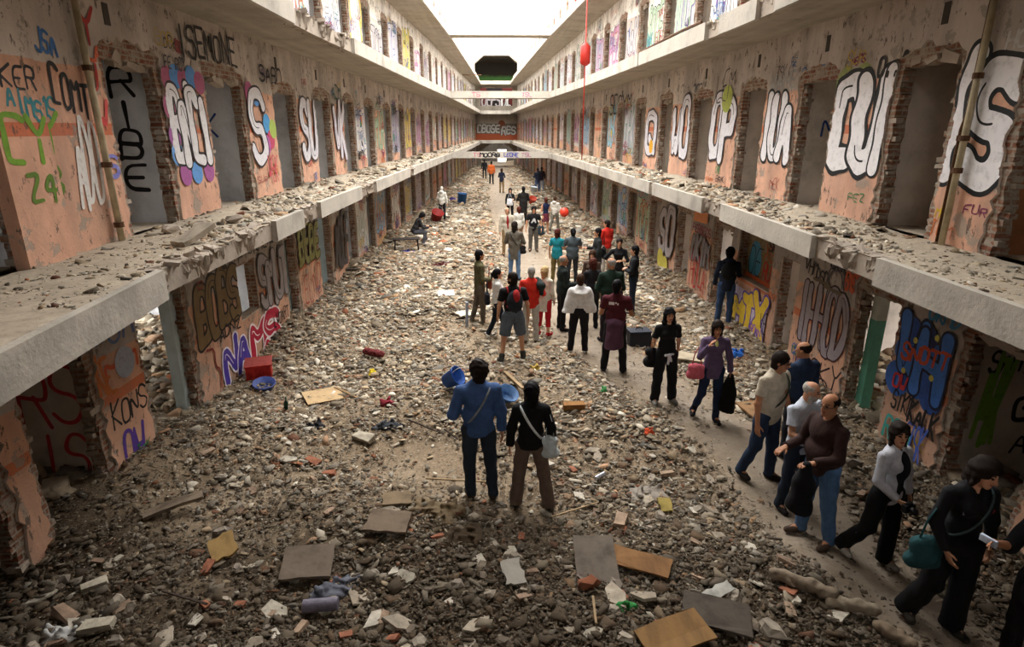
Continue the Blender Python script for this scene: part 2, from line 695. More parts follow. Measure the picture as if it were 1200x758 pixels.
        if style in ('tag', 'block'):
            r_ = s.res_for(u, lw)
            U, W, D = s.field(strokes, lw * .6 + r_, r_)
            if r.random() < .8:
                D = D + .12 * lw * np.sin(U * 9 + 1.3) * np.sin(W * 11 + u)
            H = s.hole_mask(U, W)
            s.fill(U, W, D - lw / 2, col, H)
            s.layer += 1
        elif style == 'bubble':
            lw = min(lw, cw * fat)
            for ls in letters:
                r_ = s.res_for(u, lw * .45)
                U, W, D = s.field(ls, lw * .95 + r_, r_)
                D = D + .1 * lw * np.sin(U * 9 + 1.3) * np.sin(W * 11 + u)
                H = s.hole_mask(U, W)
                s.fill(U, W, D - lw * .70, col, H)
                s.layer += .5
                s.fill(U, W, D - lw * .5, fill, H)
                s.layer += .5
                hl = [st[len(st) // 4: len(st) // 2 + 1] for st in ls if len(st) > 4]
                if hl and abs(u) < 24:
                    r3 = max(.009, lw * .06)
                    U3, W3, D3 = s.field(hl, lw * .15, r3)
                    s.fill(U3, W3, D3 - lw * .045, col, s.hole_mask(U3, W3))
                    s.layer += .5
        return strokes


def hash_(t):
    h = 7
    for ch in t:
        h = (h * 31 + ord(ch)) % 1000003
    return h


INK = hx('1d1a1c')
SPRAY = [hx(x) for x in ('2b2a2e', '8e2a2a', '2c4a8c', '5b3a86', '2f7a4a', 'c4652a', 'c9a92c', '3d8f9a', '7a2f55', '1d1a1c', 'a83038', '4e6f9e')]
FILLS = [hx(x) for x in ('d9d8dc', 'e6e4e2', 'b9b6bd', 'c7c4c8', 'd8c25a', '8fb0c9', 'c98aa0', 'd7d3cf', 'a9a4a8', 'b07f9c', '9fb59a')]
WORDS = ['SUR', 'NAK', 'BONE', 'TSK', 'ROCE', 'KIM', 'LOST', 'VAS', 'ZEO', 'MUR', 'PEZ', 'DOK', 'ASUR', 'HUM', 'RAE', 'OSKI', 'TOM', 'FUR', 'CIRO', 'BRK', 'NEMS', 'SAIK', 'GOR', 'LUB', 'MEK', 'JOL']


def wall_surf(mb, side, fx, z0, holes, mi, reach):
    sg = SIDE[side][2]
    # the viewer reads the left wall towards +Y, the right wall towards -Y
    s = Surf(mb, (lambda u, v, d: (fx(u) + d, u, v)) if sg < 0 else (lambda u, v, d: (fx(-u) - d, -u, v)), holes, mi, reach)
    if sg > 0:
        s.key = lambda u: -u
    return s


def auto_paint(s, side, z0, segs, seed, dens=1.0):
    """tags and throw-ups on each pier between openings"""
    r = random.Random(seed)
    for a, b in segs:
        w = b - a
        if w < .5:
            continue
        U0, U1 = (a, b) if side == 'left' else (-b, -a)
        k = r.random()
        s.layer = 0
        far = a > 34
        if k < .93:
            lw = r.uniform(.12, .2)
            zb = z0 + r.uniform(.45, .75)
            hh = r.uniform(1.1, 1.6)
            if r.random() < .6:
                s.poly([(U0 + .05, z0 + .3 + r.uniform(0, .3)), (U1 - .05, z0 + .35), (U1 - .06, z0 + r.uniform(1.7, 2.3)), (U0 + .06, z0 + r.uniform(1.7, 2.2))], hx(r.choice(('b9b4b4', 'a9a6ad', 'c9c4bd', '9a9aa6', 'b8a9a0', '8f8d96', 'a8b0b4', 'c4b8b8'))))
                s.layer += 1
            if r.random() < .35 and w > .9:
                for _ in range(r.randint(2, 5)):
                    s.disc((r.uniform(U0 + .3, U1 - .3), zb + r.uniform(0, hh)), r.uniform(.1, .2), r.choice(SPRAY))
                s.layer += 1
            s.text(r.choice(WORDS)[:3 if w < 1.7 else 4], U0 + .1, zb, w - .25, hh, r.choice([INK, INK, SPRAY[2], SPRAY[3], SPRAY[8], SPRAY[4]]), lw, 'bubble', r.choice(FILLS), seed=r.randint(0, 9999))
        for _ in range(3 if far else r.randint(5, 8)):
            tw = r.uniform(.35, .9) * min(1, w)
            s.text(r.choice(WORDS), r.uniform(U0, U1 - tw), z0 + r.choice([r.uniform(.1, .8), r.uniform(1.4, 2.35), r.uniform(.1, 2.3)]), tw, r.uniform(.14, .42), r.choice(SPRAY), r.uniform(.018, .035), 'tag', seed=r.randint(0, 9999), jit=.1)

# ------------------------------------------------------------------ walls
PIERS = {}


def piers(level, side, y0=2.5, y1=75.5):
    hs = [h for h in holes_for(level, side) if h[0] < y1]
    e = y0
    out = []
    for a, b in hs:
        if a - e > .3:
            out.append((e, a))
        e = b
    out.append((e, min(y1, e + 1.6)))
    return out


def specials(s, level, side):
    """lettering read off the photograph, in metres along and up the wall"""
    L = s
    if (level, side) == (2, 'left'):
        L.text('RKER', 6.1, 4.68, .55, .2, INK, .03, 'tag')
        L.ribbon(smooth_line([(6.12, 4.55), (6.4, 4.62), (6.72, 4.58)], 2), .03, INK)
        L.text('AIMS', 6.38, 4.5, .45, .2, hx('2f7f8a'), .03, 'tag', rise=-.12)
        for w in ('3',):
            L.text('CY', 6.12, 4.08, .7, .42, hx('6f9a2a'), .06, 'tag')
            L.text('Z3', 6.3, 3.62, .4, .3, hx('5d7a2a'), .045, 'tag')
        L.text('JSA', 6.75, 5.05, .3, .22, hx('3c6fae'), .035, 'tag')
        L.text('COMT', 6.85, 4.55, .55, .38, INK, .04, 'tag', rise=-.12)
        L.text('ADO', 6.95, 3.5, .4, .85, hx('d8d4d0'), .05, 'tag')
        L.layer += 1
        L.text('Y', 7.5, 5.2, .3, .4, hx('a82e26'), .045, 'tag', slant=0)
        L.text('LAOK', 7.55, 5.06, .5, .2, hx('c4552a'), .045, 'tag')
        L.text('U', 7.5, 4.72, .14, .28, hx('b0302a'), .035, 'tag')
        L.text('W', 7.5, 4.3, .2, .3, hx('d04848'), .05, 'tag')
        L.text('S', 7.5, 3.75, .22, .22, hx('7a7cc4'), .05, 'tag')
        for (a, b, c) in ((9.25, 4.98, 'a05070'), (9.48, 5.02, '4f86c4'), (9.7, 4.98, 'a05070'), (9.95, 5.04, '4f86c4'), (10.2, 4.98, 'a05070'), (9.2, 4.2, '9a5a96'), (9.35, 3.66, 'a05a94'), (9.7, 3.66, '5f94d0'), (10.1, 3.66, 'a05a94'), (9.18, 4.6, 'a05070'), (9.2, 3.95, '5f94d0')):
            L.disc((a, b), .17, hx(c))
        L.layer += 1
        L.text('BNCI', 9.2, 3.88, 1.1, .98, hx('2a2428'), .2, 'bubble', hx('dcdadd'), slant=-.05, gap=.05, fat=.64)
        L.text('ISEMONE', 9.7, 5.34, 2.0, .42, hx('26221f'), .05, 'block', slant=0, gap=.3)
        L.text('FE ROY', 9.2, 5.12, .6, .17, hx('4a4448'), .025, 'tag')
        for (a, b, c) in ((12.1, 4.95, 'a04a74'), (12.4, 4.9, '4f86c4'), (12.8, 4.4, '4f9ad4'), (12.95, 4.1, 'c04a6a'), (13.1, 4.3, 'a8c060'), (12.7, 4.0, 'b05aa0')):
            L.disc((a, b), .19, hx(c))
        L.layer += 1
        L.text('S', 12.0, 3.7, .62, 1.15, hx('2a2428'), .2, 'bubble', hx('d8d6dc'))
        L.text('WEK', 12.6, 3.3, .5, .5, hx('c04a5a'), .035, 'tag')
        L.text('SABO', 12.7, 5.2, 1.2, .3, INK, .045, 'tag')
        L.text('SU', 14.95, 3.7, 1.1, 1.25, hx('4a4446'), .22, 'bubble', hx('cfcdd4'))
        L.text('ACM', 17.9, 5.1, .9, .35, hx('3a5a50'), .05, 'tag')
        L.text('VK', 17.85, 3.6, 1.1, 1.3, hx('5a4a52'), .22, 'bubble', hx('cdc9d2'))
    if (level, side) == (2, 'right'):
        # right wall: u = -y
        L.text('I', -7.4, 3.84, .32, 1.15, hx('16181b'), .26, 'bubble', hx('e9e7ea'), slant=.22, jit=.03, fat=.9)
        L.text('S', -7.02, 3.82, .52, 1.1, hx('16181b'), .3, 'bubble', hx('e9e7ea'), slant=.12, jit=.02, fat=.62)
        L.text('HOLA', -6.75, 5.1, .55, .16, hx('c9c7c4'), .03, 'tag')
        for k, a in enumerate((-9.75, -9.3)):
            L.disc((a, 4.95), .26, hx('8f9a5e'))
        L.layer += 1
        L.text('CU', -9.84, 3.84, 1.12, 1.08, hx('191b1e'), .34, 'bubble', hx('eceaed'), slant=.12, gap=.12, jit=.02, fat=.66)
        L.text('I', -8.86, 3.82, .36, 1.2, hx('191b1e'), .2, 'bubble', hx('eceaed'), slant=.12, fat=.8)
        L.text('O..DAGPEO', -8.95, 4.98, 1.5, .24, hx('2a2622'), .05, 'tag', jit=.05)
        L.text('SMART', -11.2, 5.12, .8, .17, hx('5b6f9a'), .028, 'tag')
        L.text('IUA', -12.5, 3.8, 1.12, 1.05, hx('1d1f22'), .24, 'bubble', hx('e8e6ea'), slant=.08, gap=.06, jit=.03, fat=.66)
        L.text('WANE', -12.4, 5.02, 1.0, .26, hx('a7a5a2'), .05, 'tag')
        L.text('OP', -15.3, 3.75, 1.2, 1.2, hx('3a3438'), .3, 'bubble', hx('dcdadf'))
        L.disc((-14.5, 4.95), .3, hx('a9b455'))
        L.layer += 1
        L.text('LEM', -15.2, 4.9, 1.0, .6, hx('4a4644'), .03, 'tag')
        L.text('3EOJ', -16.9, 5.1, .9, .3, hx('4b5560'), .035, 'tag')
        L.text('WO', -18.45, 3.6, 1.4, 1.3, hx('3a3236'), .26, 'bubble', hx('d4d2d8'))
        L.text('Q', -21.3, 3.6, 1.0, 1.2, hx('4a4246'), .3, 'bubble', hx('cfccd4'))
        L.disc((-20.6, 3.75), .22, hx('d9a22a'))
        L.layer += 1
        L.text('SCRYM', -27, 4.9, 3.5, .7, hx('2a2a30'), .07, 'tag')
    if (level, side) == (1, 'left'):
        L.text('KONS', 6.66, .84, .72, .3, INK, .032, 'tag')
        L.text('OW', 6.75, .28, .42, .42, hx('5b3f96'), .06, 'tag')
        L.text('MM', 6.72, 1.45, .62, .2, hx('c0502a'), .055, 'tag')
        L.text('WUA', 6.6, 1.85, .8, .5, hx('5a6e96'), .05, 'tag')
        L.text('XE', 6.55, 1.3, .3, .5, hx('b86a34'), .05, 'tag', slant=-.4)
        L.disc((7.1, 1.55), .2, hx('9ca3b4'))
        L.layer += 1
        L.text('BOBS', 9.0, 1.14, 1.5, .8, hx('1f1712'), .2, 'bubble', hx('7a6440'), rise=.02, gap=.12)
        L.text('ADN2', 9.6, .92, .8, .22, INK, .03, 'tag')
        for pts in ([(9.1, .95), (9.35, .9), (9.3, .6), (9.45, .5), (9.4, .2)], ):
            L.ribbon(smooth_line(pts, 1), .04, hx('7a2f2a'))
        L.layer += 1
        L.text('NA', 9.62, .18, .95, .62, hx('e3ddea'), .17, 'bubble', hx('4b3a9a'), gap=.1)
        L.text('MS', 10.75, .12, 1.35, .72, hx('eee2e4'), .2, 'bubble', hx('b01f3c'), gap=.1)
        L.text('SMUT', 11.5, .98, 1.5, .85, hx('4a4548'), .19, 'bubble', hx('9d979a'), gap=.05, slant=.05)
        L.text('LWOART', 11.9, .42, .85, .24, INK, .028, 'tag')
        L.text('SC AC', 9.0, 2.15, 1.0, .22, hx('2e6a3a'), .035, 'tag')
        L.text('AC AC DKMERSTRK', 9.8, 2.1, 3.3, .26, INK, .035, 'tag', jit=.1)
        L.text('O', 9.1, 1.95, .16, .12, hx('8a3030'), .025, 'tag')
        L.text('BEBE', 13.85, 1.3, 1.5, .8, hx('2a2a20'), .16, 'bubble', hx('8a8a52'))
        L.text('ELNO', 13.9, .3, 1.3, .7, hx('9a3a24'), .035, 'tag')
        L.text('AOEF', 16.85, .6, 1.4, 1.3, hx('1f1d1f'), .15, 'bubble', hx('4a4648'))
    if (level, side) == (1, 'right'):
        L.text('TASKY', -10.1, .22, 1.5, .36, hx('2a1d1f'), .035, 'tag', rise=.1)
        L.text('S', -9.2, .08, .3, .3, hx('2a1d1f'), .03, 'tag')
        L.text('OUP', -10.15, .45, .35, .2, hx('5a6ab4'), .025, 'tag')
        L.text('IHHOD', -10.1, .85, 1.45, .98, hx('3a1820'), .24, 'bubble', hx('958d94'), slant=.02, gap=.08, jit=.03)
        L.text('VHM', -10.1, 1.98, .4, .24, INK, .03, 'tag')
        L.text('DSD', -9.7, 1.9, .35, .2, INK, .028, 'tag')
        L.text('JUOR', -9.3, 2.2, .7, .2, INK, .05, 'tag')
        L.text('EMST', -8.85, 1.98, .35, .28, hx('c4582f'), .05, 'tag')
        for a, b, w in ((-9.75, 1.92, .5), (-9.4, 1.87, .5)):
            L.ribbon([(a, b), (a + w, b)], .05, hx('6a5c4a'))
        for rr in (.26, .2):
            L.ribbon(smooth_line([(-9.1 - rr, 1.95), (-9.1 - rr * .8, 1.95 + rr), (-9.1, 1.95 + rr * 1.3), (-9.1 + rr * .8, 1.95 + rr), (-9.1 + rr, 1.95)], 2), .03, hx('5a5458'))
        L.layer += 1
        for (a, b, q, c) in ((-7.3, 1.15, .3, '2f5fae'), (-7.25, 1.55, .25, '3a6ab8'), (-6.95, 1.3, .34, '2a54a2'), (-6.7, 1.6, .28, '3566b4'), (-6.9, 1.85, .2, '1f2a5a'), (-6.65, 1.15, .25, '2b4c90'), (-7.2, 1.85, .22, '254a94')):
            L.disc((a, b), q * .8, hx(c))
        L.layer += 1
        L.text('WH', -7.36, 1.2, .8, .75, hx('141c38'), .17, 'bubble', hx('3f74c4'), slant=0, gap=.05)
        L.text('SNOTT', -7.3, 1.45, .8, .2, hx('b8482a'), .045, 'tag', rise=.12)
        for a, b in ((-7.1, 1.75), (-6.7, 1.4), (-7.2, 1.3), (-6.75, 1.9)):
            L.disc((a, b), .04, hx('c9c05a'))
        L.layer += 1
        L.text('SIKC', -7.3, .75, .4, .25, INK, .028, 'tag')
        L.text('KALK', -6.95, .7, .5, .3, INK, .04, 'tag')
        L.text('ROM', -7.35, .3, .5, .32, hx('3f9a92'), .05, 'tag')
        L.text('EISK', -6.95, .25, .35, .45, hx('4a62b4'), .03, 'tag')
        L.text('OW', -7.35, 1.02, .25, .2, hx('b02a30'), .035, 'tag')
        L.text('WIF', -7.2, 2.2, .35, .25, hx('b87a2a'), .05, 'tag')
        L.text('OKMD', -6.95, 2.1, .5, .2, hx('2f78a4'), .035, 'tag')
        L.text('JDEKE', -12.7, 2.42, 1.25, .2, hx('4a6aa0'), .05, 'tag')
        # yellow wild-style piece under the niche
        L.poly([(-12.95, .1), (-11.3, .1), (-11.25, .98), (-12.95, 1.05)], hx('c9bcd4'))
        L.layer += 1
        L.text('MTX', -12.85, .18, 1.45, .8, hx('5b4a9a'), .22, 'bubble', hx('d8b83a'), gap=.02, jit=.1)
        L.text('VE', -11.5, .4, .3, .4, INK, .025, 'tag')
        L.text('ROMN', -11.9, .25, .5, .2, hx('8a5ab0'), .03, 'tag')
        L.text('JUSS', -14.0, 2.35, .6, .18, INK, .035, 'tag')
        L.poly([(-15.9, 2.0), (-14.9, 2.05), (-14.9, 2.35), (-15.9, 2.3)], hx('d88a55'))
        L.layer += 1
        L.text('PERSEOS', -15.9, 1.75, 1.3, .2, hx('7a2a34'), .04, 'tag')
        L.text('DKIM', -15.85, 1.05, 1.25, .6, hx('2a2628'), .14, 'bubble', hx('7a757a'))
        L.text('HOLA', -15.8, .35, 1.1, .7, hx('a82a2a'), .05, 'tag')
        L.text('SO', -18.9, .7, 1.35, 1.2, hx('4a4448'), .26, 'bubble', hx('a9a3a8'))
        L.disc((-18.6, .45), .3, hx('c9bd55'))
        L.disc((-18.1, .3), .3, hx('c9bd55'))
        L.layer += 1


for level in (1, 2, 3, 4):
    z0, z1 = LV[level]
    for side in ('left', 'right'):
        fx, ex, sg = SIDE[side]
        hs = [h for h in holes_for(level, side) if h[1] < 75]
        mb = MB()
        skin, core = [], []
        for i, (a, b) in enumerate(hs):
            sd_ = level * 1000 + i + (500 if sg > 0 else 0)
            dz = -.02
            far = a > 30
            st = .3 if far else .085
            h = random.Random(sd_).uniform(2.08, 2.2)
            if (level, side, i) in ((1, 'right', 3),):
                skin.append(jag_rect(a, b, z0 + dz, z0 + 2.05, .004, .3, sd_))
                core.append(jag_rect(a + .02, b - .02, z0 + dz, z0 + 2.03, .004, .3, sd_))
                continue
            skin.append(jag_rect(a - .04, b + .06, z0 + dz, z0 + h + .1, .05 if not far else .03, st, sd_, .12))
            core.append(jag_rect(a + .05, b - .05, z0 + dz, z0 + h - .03, .022, st * .9, sd_ + 7, .02))
        if (level, side) == (1, 'left'):
            skin.append(jag_rect(10.55, 11.42, .98, 1.98, .02, .1, 3))
            core.append(jag_rect(10.6, 11.38, 1.0, 1.95, .01, .1, 4))
        if (level, side) == (1, 'right'):
            skin.append(jag_rect(11.35, 13.0, 1.22, 2.34, .008, .3, 5))
            core.append(jag_rect(11.36, 12.99, 1.23, 2.33, .004, .3, 5))
        ystart = -8
        plate(mb, ystart, 76, z0, z1, skin, fx, 0.0, .03, 0, 2, 2, sg)
        plate(mb, ystart, 76, z0, z1, core, fx, .031, .2, 1, 1, 2, sg)
        # bricks left standing proud along the broken jambs
        r = random.Random(level * 77 + sg)
        for (a, b) in hs:
            if a > 32 or level > 3:
                break
            for yy, dr in ((a, 1), (b, -1)):
                z = z0 + .04
                while z < z0 + 2.1:
                    if r.random() < .75:
                        ln = r.uniform(.06, .17)
                        dd = r.uniform(.03, .10)
                        xx = fx(yy) + sg * r.uniform(.07, .15)
                        mb.box((xx, yy + dr * (dd / 2 - .02), z + .03), (r.uniform(.08, .13), dd + .08, r.uniform(.045, .07)), 1 if r.random() < .7 else 3, rot=(r.uniform(-.1, .1), r.uniform(-.1, .1), r.uniform(-.25, .25)), jit=.008)
                    z += .075
            # hanging lumps under the broken head
            for k in range(5):
                mb.box((fx(a) + sg * r.uniform(.06, .16), r.uniform(a + .05, b - .05), z0 + 2.12 + r.uniform(-.03, .06)), (r.uniform(.08, .14), r.uniform(.12, .35), r.uniform(.07, .16)), 3, rot=(r.uniform(-.4, .4), r.uniform(-.3, .3), 0), jit=.02)
        s = wall_surf(mb, side, fx, z0, skin, 4, (z0 + .02, z1 - .02))
        if level < 4:
            specials(s, level, side)
            ps = piers(level, side)
            lim = {(1, 'left'): 18, (1, 'right'): 19, (2, 'left'): 19, (2, 'right'): 21}.get((level, side), 2)
            auto_paint(s, side, z0, [p for p in ps if p[0] > lim], level * 31 + (sg + 1), 1)
            r2 = random.Random(level * 5 + sg)
            # small tags between the big pieces
            for a, b in ps:
                if 6.3 < a < 34:
                    U0, U1 = (a, b) if sg < 0 else (-b, -a)
                    for _ in range(3):
                        tw = r2.uniform(.2, .5)
                        s.text(r2.choice(WORDS), r2.uniform(U0, max(U0, U1 - tw)), z0 + r2.choice([r2.uniform(.08, .5), r2.uniform(2.2, 2.5)]), tw, r2.uniform(.08, .2), r2.choice(SPRAY), r2.uniform(.012, .02), 'tag', seed=r2.randint(0, 9999), jit=.12)
            # a small dark vent slot above every cell
            s.layer += 1
            if level == 2:
                for a, b in hs:
                    if 7 < a < 45:
                        yy = (a + b) / 2 - (.15 if sg > 0 else .35)
                        mb.box((fx(yy) - sg * .004, yy, z0 + 2.62), (.01, .11, .24), 5)
        o = mb.build('wall_' + side, [('wall_ground', 'wall_second', 'wall_third', 'wall_third')[level - 1], 'brick', 'partition_warm', 'broken_concrete', 'paint', 'dark_wall'], colors=True)
        structure(o)

# jutting pier beside the near left landing
mb = MB()
mb.box((-4.64, 5.9 + .33, (2.98 + 5.94) / 2), (.14, .68, 2.96), 0)
# pieces of its own paint sit on the pier face
s = Surf(mb, lambda u, v, d: (-4.57 + d, u, v), (), 1, (2.9, 5.9))
s.text('RKER', 5.92, 4.68, .6, .2, INK, .03)
s.text('AIMS', 6.1, 4.5, .42, .2, hx('2f7f8a'), .03, rise=-.12)
s.text('CY', 5.95, 4.0, .55, .42, hx('6f9a2a'), .06)
s.text('Z4', 6.1, 3.6, .38, .28, hx('5d7a2a'), .045)
structure(mb.build('wall_left', ['wall_second', 'paint'], colors=True))

# ------------------------------------------------------------------ floors between the storeys, gallery edges and their trim


def slab(name, z0, z1, side, mats, y0=-8, y1=76):
    fx, ex, sg = SIDE[side]
    ys = [y0 + (y1 - y0) * i / 168 for i in range(169)]
    vs, fs = [], []
    r = random.Random(5)
    for y in ys:
        e = ex(y) + sg * .03
        o = fx(y) + sg * 4.0
        vs += [(e, y, z0), (o, y, z0), (o, y, z1), (e, y, z1)]
    mb = MB()
    n = len(ys)
    top = [(4 * i + 3, 4 * i + 7, 4 * i + 6, 4 * i + 2) for i in range(n - 1)]
    bot = [(4 * i, 4 * i + 1, 4 * i + 5, 4 * i + 4) for i in range(n - 1)]
    edge = [(4 * i, 4 * i + 4, 4 * i + 7, 4 * i + 3) for i in range(n - 1)] + [(4 * i + 1, 4 * i + 2, 4 * i + 6, 4 * i + 5) for i in range(n - 1)]
    mb.add(vs, top, 1)
    mb.add(vs, bot, 0)
    mb.add(vs, edge, 2)
    mb.add(vs[:4], [(0, 3, 2, 1)], 2)
    return structure(mb.build(name, mats))


FASCIA = {
    (2, 'left'): [(-2, 5.75), (8.95, 10.3), (11.35, 14.6), (16.2, 21.5), (22.3, 68)],
    (2, 'right'): [(-2, 6.15), (7.55, 10.95), (11.9, 15.4), (15.7, 22), (22.2, 29), (29.2, 66)],
    (3, 'left'): [(-2, 10.9), (14.9, 68)],
    (3, 'right'): [(-2, 9.6), (10.3, 11.9), (12.6, 17.5), (17.6, 66)],
    (4, 'left'): [(-2, 68)], (4, 'right'): [(-2, 66)],
}
tn = 0
for lv, (za, zb) in {2: (2.74, 2.98), 3: (5.94, 6.2), 4: (9.1, 9.36)}.items():
    for side in ('left', 'right'):
        fx, ex, sg = SIDE[side]
        slab('floor', za, zb, side, ['slab', 'slab_top', 'broken_concrete'])
        for (a, b) in FASCIA[(lv, side)]:
            mb = MB()
            n = max(2, int((b - a) / .5))
            ys = [a + (b - a) * i / n for i in range(n + 1)]
            vs = []
            r = random.Random(int(a * 10))
            for y in ys:
                e = ex(y)
                zt = zb + .035
                vs += [(e - sg * .05, y, za - .02), (e + sg * .03, y, za - .02), (e + sg * .03, y, zt), (e - sg * .05, y, zt)]
            fs = []
            for i in range(n):
                for k in range(4):
                    fs.append((4 * i + k, 4 * i + (k + 1) % 4, 4 * i + 4 + (k + 1) % 4, 4 * i + 4 + k))
            fs += [(0, 1, 2, 3), (4 * n + 3, 4 * n + 2, 4 * n + 1, 4 * n)]
            mb.add(vs, fs, 0)
            if lv == 2 and b > 40:
                pass
            tn += 1
            structure(mb.build('trim_%d' % tn, ['fascia']))
        # broken stretches: ragged concrete lumps where the edge trim fell away
        fl = FASCIA[(lv, side)]
        mb = MB()
        r = random.Random(lv * 3 + sg)
        for (p, q) in zip(fl[:-1], fl[1:]):
            n = max(3, int((q[0] - p[1]) / .035))
            prof = ((.16, zb + .012), (.05, zb + .012), (-.01, zb - .03), (.0, (za + zb) / 2), (.03, za + .03), (.10, za - .008), (.16, za - .008))
            vs, low = [], [0.0] * 7
            for i in range(n + 1):
                y = p[1] + (q[0] - p[1]) * i / n
                big = .05 * math.sin(y * 5 + lv) + .035 * math.sin(y * 13.7)
                for k, (of, z) in enumerate(prof):
                    low[k] = low[k] * .6 + r.uniform(-.03, .03)
                    m_ = 0 if k in (0, 6) else 1
                    vs.append((ex(y) + sg * (of + .03 + m_ * (big * .6 + low[k])), y + (r.uniform(-.012, .012) if 0 < i < n else 0), z + m_ * r.uniform(-.018, .018)))
            mb.add(vs, [(i * 7 + k, i * 7 + k + 1, i * 7 + k + 8, i * 7 + k + 7) for i in range(n) for k in range(6)], 0)
            for _ in range(int((q[0] - p[1]) * 7)):
                yy = r.uniform(*sorted((p[1], q[0])))
                mb.box((ex(yy) + sg * r.uniform(.0, .12), yy, zb + r.uniform(-.02, .03)), (r.uniform(.04, .16), r.uniform(.05, .22), r.uniform(.02, .06)), 0, rot=(r.uniform(-.25, .25), r.uniform(-.3, .3), r.uniform(-1, 1)), jit=.014)
        if mb.v:
            tn += 1
            structure(mb.build('trim_%d' % tn, ['broken_concrete']))

# cross bridges between the galleries
for z, nm in ((2.74, 'TS'), (5.94, 'TS'), (9.1, '')):
    mb = MB()
    y0, y1 = 35.6, 36.9
    mb.box(((EL(36) + ER(36)) / 2, (y0 + y1) / 2, z + .13), (ER(36) - EL(36) + .3, y1 - y0, .26), 0)
    mb.box(((EL(36) + ER(36)) / 2, y0 - .03, z + .16), (ER(36) - EL(36) + .1, .06, .36), 1)
    s = Surf(mb, lambda u, v, d: (u, y0 - .06 - d, v), (), 2)
    if nm:
        s.text('TS', -1.4, z + .05, .45, .2, hx('b5566a'), .035)
        s.text('TSL', 1.35, z + .05, .55, .2, hx('a06080'), .035)
        if z < 3:
            s.text('MOORB', -1.0, z + .05, 1.1, .22, INK, .06)
            s.text('LEONE', .35, z + .05, .8, .22, hx('4a4a90'), .045)
    structure(mb.build('trim_%d' % (60 + int(z)), ['slab', 'fascia', 'paint'], colors=True))

# cell cross walls behind every opening, seen end-on through the broken doorways
for level in (1, 2, 3):
    z0, z1 = LV[level]
    for side in ('left', 'right'):
        fx, ex, sg = SIDE[side]
        for i, (a, b) in enumerate([h for h in holes_for(level, side) if h[1] < 75]):
            if (level, side, i) in ((1, 'left', 2), (1, 'right', 2), (1, 'right', 4)):
                continue
            gap = .03
            yc = b + gap
            mb = MB()
            x0 = fx(yc) + sg * .2
            x1 = fx(yc) + sg * 3.6
            mb.box(((x0 + x1) / 2, yc + .06, (z0 + z1) / 2), (abs(x1 - x0), .12, z1 - z0), 0)
            s = Surf(mb, (lambda u, v, d, yc=yc: (u, yc - d, v)), (), 1)
            X0 = min(x0, x1)
            if (level, side, i) == (2, 'left', 1):
                for k, ch in enumerate('RIBE'):
                    s.text(ch, -5.36, 4.72 - k * .42, .3, .36, INK, .055, 'tag', slant=0, seed=k)
            elif (level, side, i) == (1, 'left', 1):
                rd = hx('c03a44')
                s.text('RS', -5.6, 1.0, .7, .75, rd, .05, 'tag', seed=4)
                s.text('8S', -5.5, .3, .55, .55, rd, .045, 'tag', seed=9)
                s.text('SO', -6.4, 1.0, .7, .8, hx('5a5560'), .05, 'tag')
            elif (level, side, i) == (1, 'right', 1):
                s.text('SAMIS', 5.68, 1.62, .62, .26, INK, .035, 'tag')
                s.text('GOR', 6.1, .98, .75, .3, INK, .055, 'tag')
                s.text('NZK', 5.66, .72, .26, .95, hx('7fb040'), .055, 'tag', jit=.12)
                s.text('RTE', 6.45, 1.35, .6, .5, hx('2a2a2c'), .04, 'tag')
                s.text('ANA', 6.2, .55, .6, .3, hx('2a2a2c'), .03, 'tag')
            elif random.Random(i * 7 + level).random() < .4 and a < 30:
                s.text(random.Random(i).choice(WORDS), X0 + .3 if sg > 0 else X0 + 2.4, z0 + 1.2, .6, .35, SPRAY[i % 12], .04, 'tag')
            warm = side == 'right' or (level == 1 and i < 2)
            structure(mb.build('wall_cell', ['brown_paint' if (level, side, i) == (2, 'right', 0) else ('partition_warm' if warm else 'partition'), 'paint'], colors=True))

# outer walls of the cells, with a daylight window per cell; open where the near ground cells were torn down
for level in (1, 2, 3):
    z0, z1 = LV[level]
    for side in ('left', 'right'):
        fx, ex, sg = SIDE[side]
        mb = MB()
        hh = []
        y = -6.0
        while y < 74:
            hh.append([(y, z0 + 1.2), (y + .95, z0 + 1.2), (y + .95, z0 + 2.1), (y, z0 + 2.1)])
            y += 2.9
        f2 = lambda y, fx=fx, sg=sg: fx(y) + sg * 3.65
        if level == 1:
            lo = [h for h in hh if h[1][0] < 6.2]
            hi = [h for h in hh if h[0][0] > 19.5]
            plate(mb, -8, 6.3, z0, z1, lo, f2, 0, .3, 0, 0, 0, sg)
            plate(mb, 19.3, 76, z0, z1, hi, f2, 0, .3, 0, 0, 0, sg)
        else:
            plate(mb, -8, 76, z0, z1, hh, f2, 0, .3, 0, 0, 0, sg)
        structure(mb.build('wall_outer_' + side, ['partition_warm']))

# niche with its painted back wall (right side, ground storey)
mb = MB()
mb.box((5.3 + .2, 12.18, 1.78), (.05, 1.66, 1.15), 0)
s = Surf(mb, lambda u, v, d: (5.47 - d, -u, v), (), 1)
s.disc((-12.55, 1.6), .33, hx('3f82a0'))
s.disc((-12.55, 1.78), .27, hx('3f82a0'))
s.layer += 1
s.text('OE', -12.85, 1.35, .6, .6, hx('22303c'), .03)
s.text('XGM', -12.1, 1.75, .65, .3, hx('a8572a'), .045)
s.text('RUTK', -12.1, 1.35, .7, .35, hx('b0392a'), .045)
s.text('SKA', -11.95, 1.95, .5, .2, INK, .03)
s.ribbon([(-13.0, 1.27), (-11.35, 1.27)], .09, hx('c8633a'))
structure(mb.build('wall_niche', [brick_mat('niche_paint', hx('8d7a55'), hx('83724f'), hx('80704f'), .2), 'paint'], colors=True))

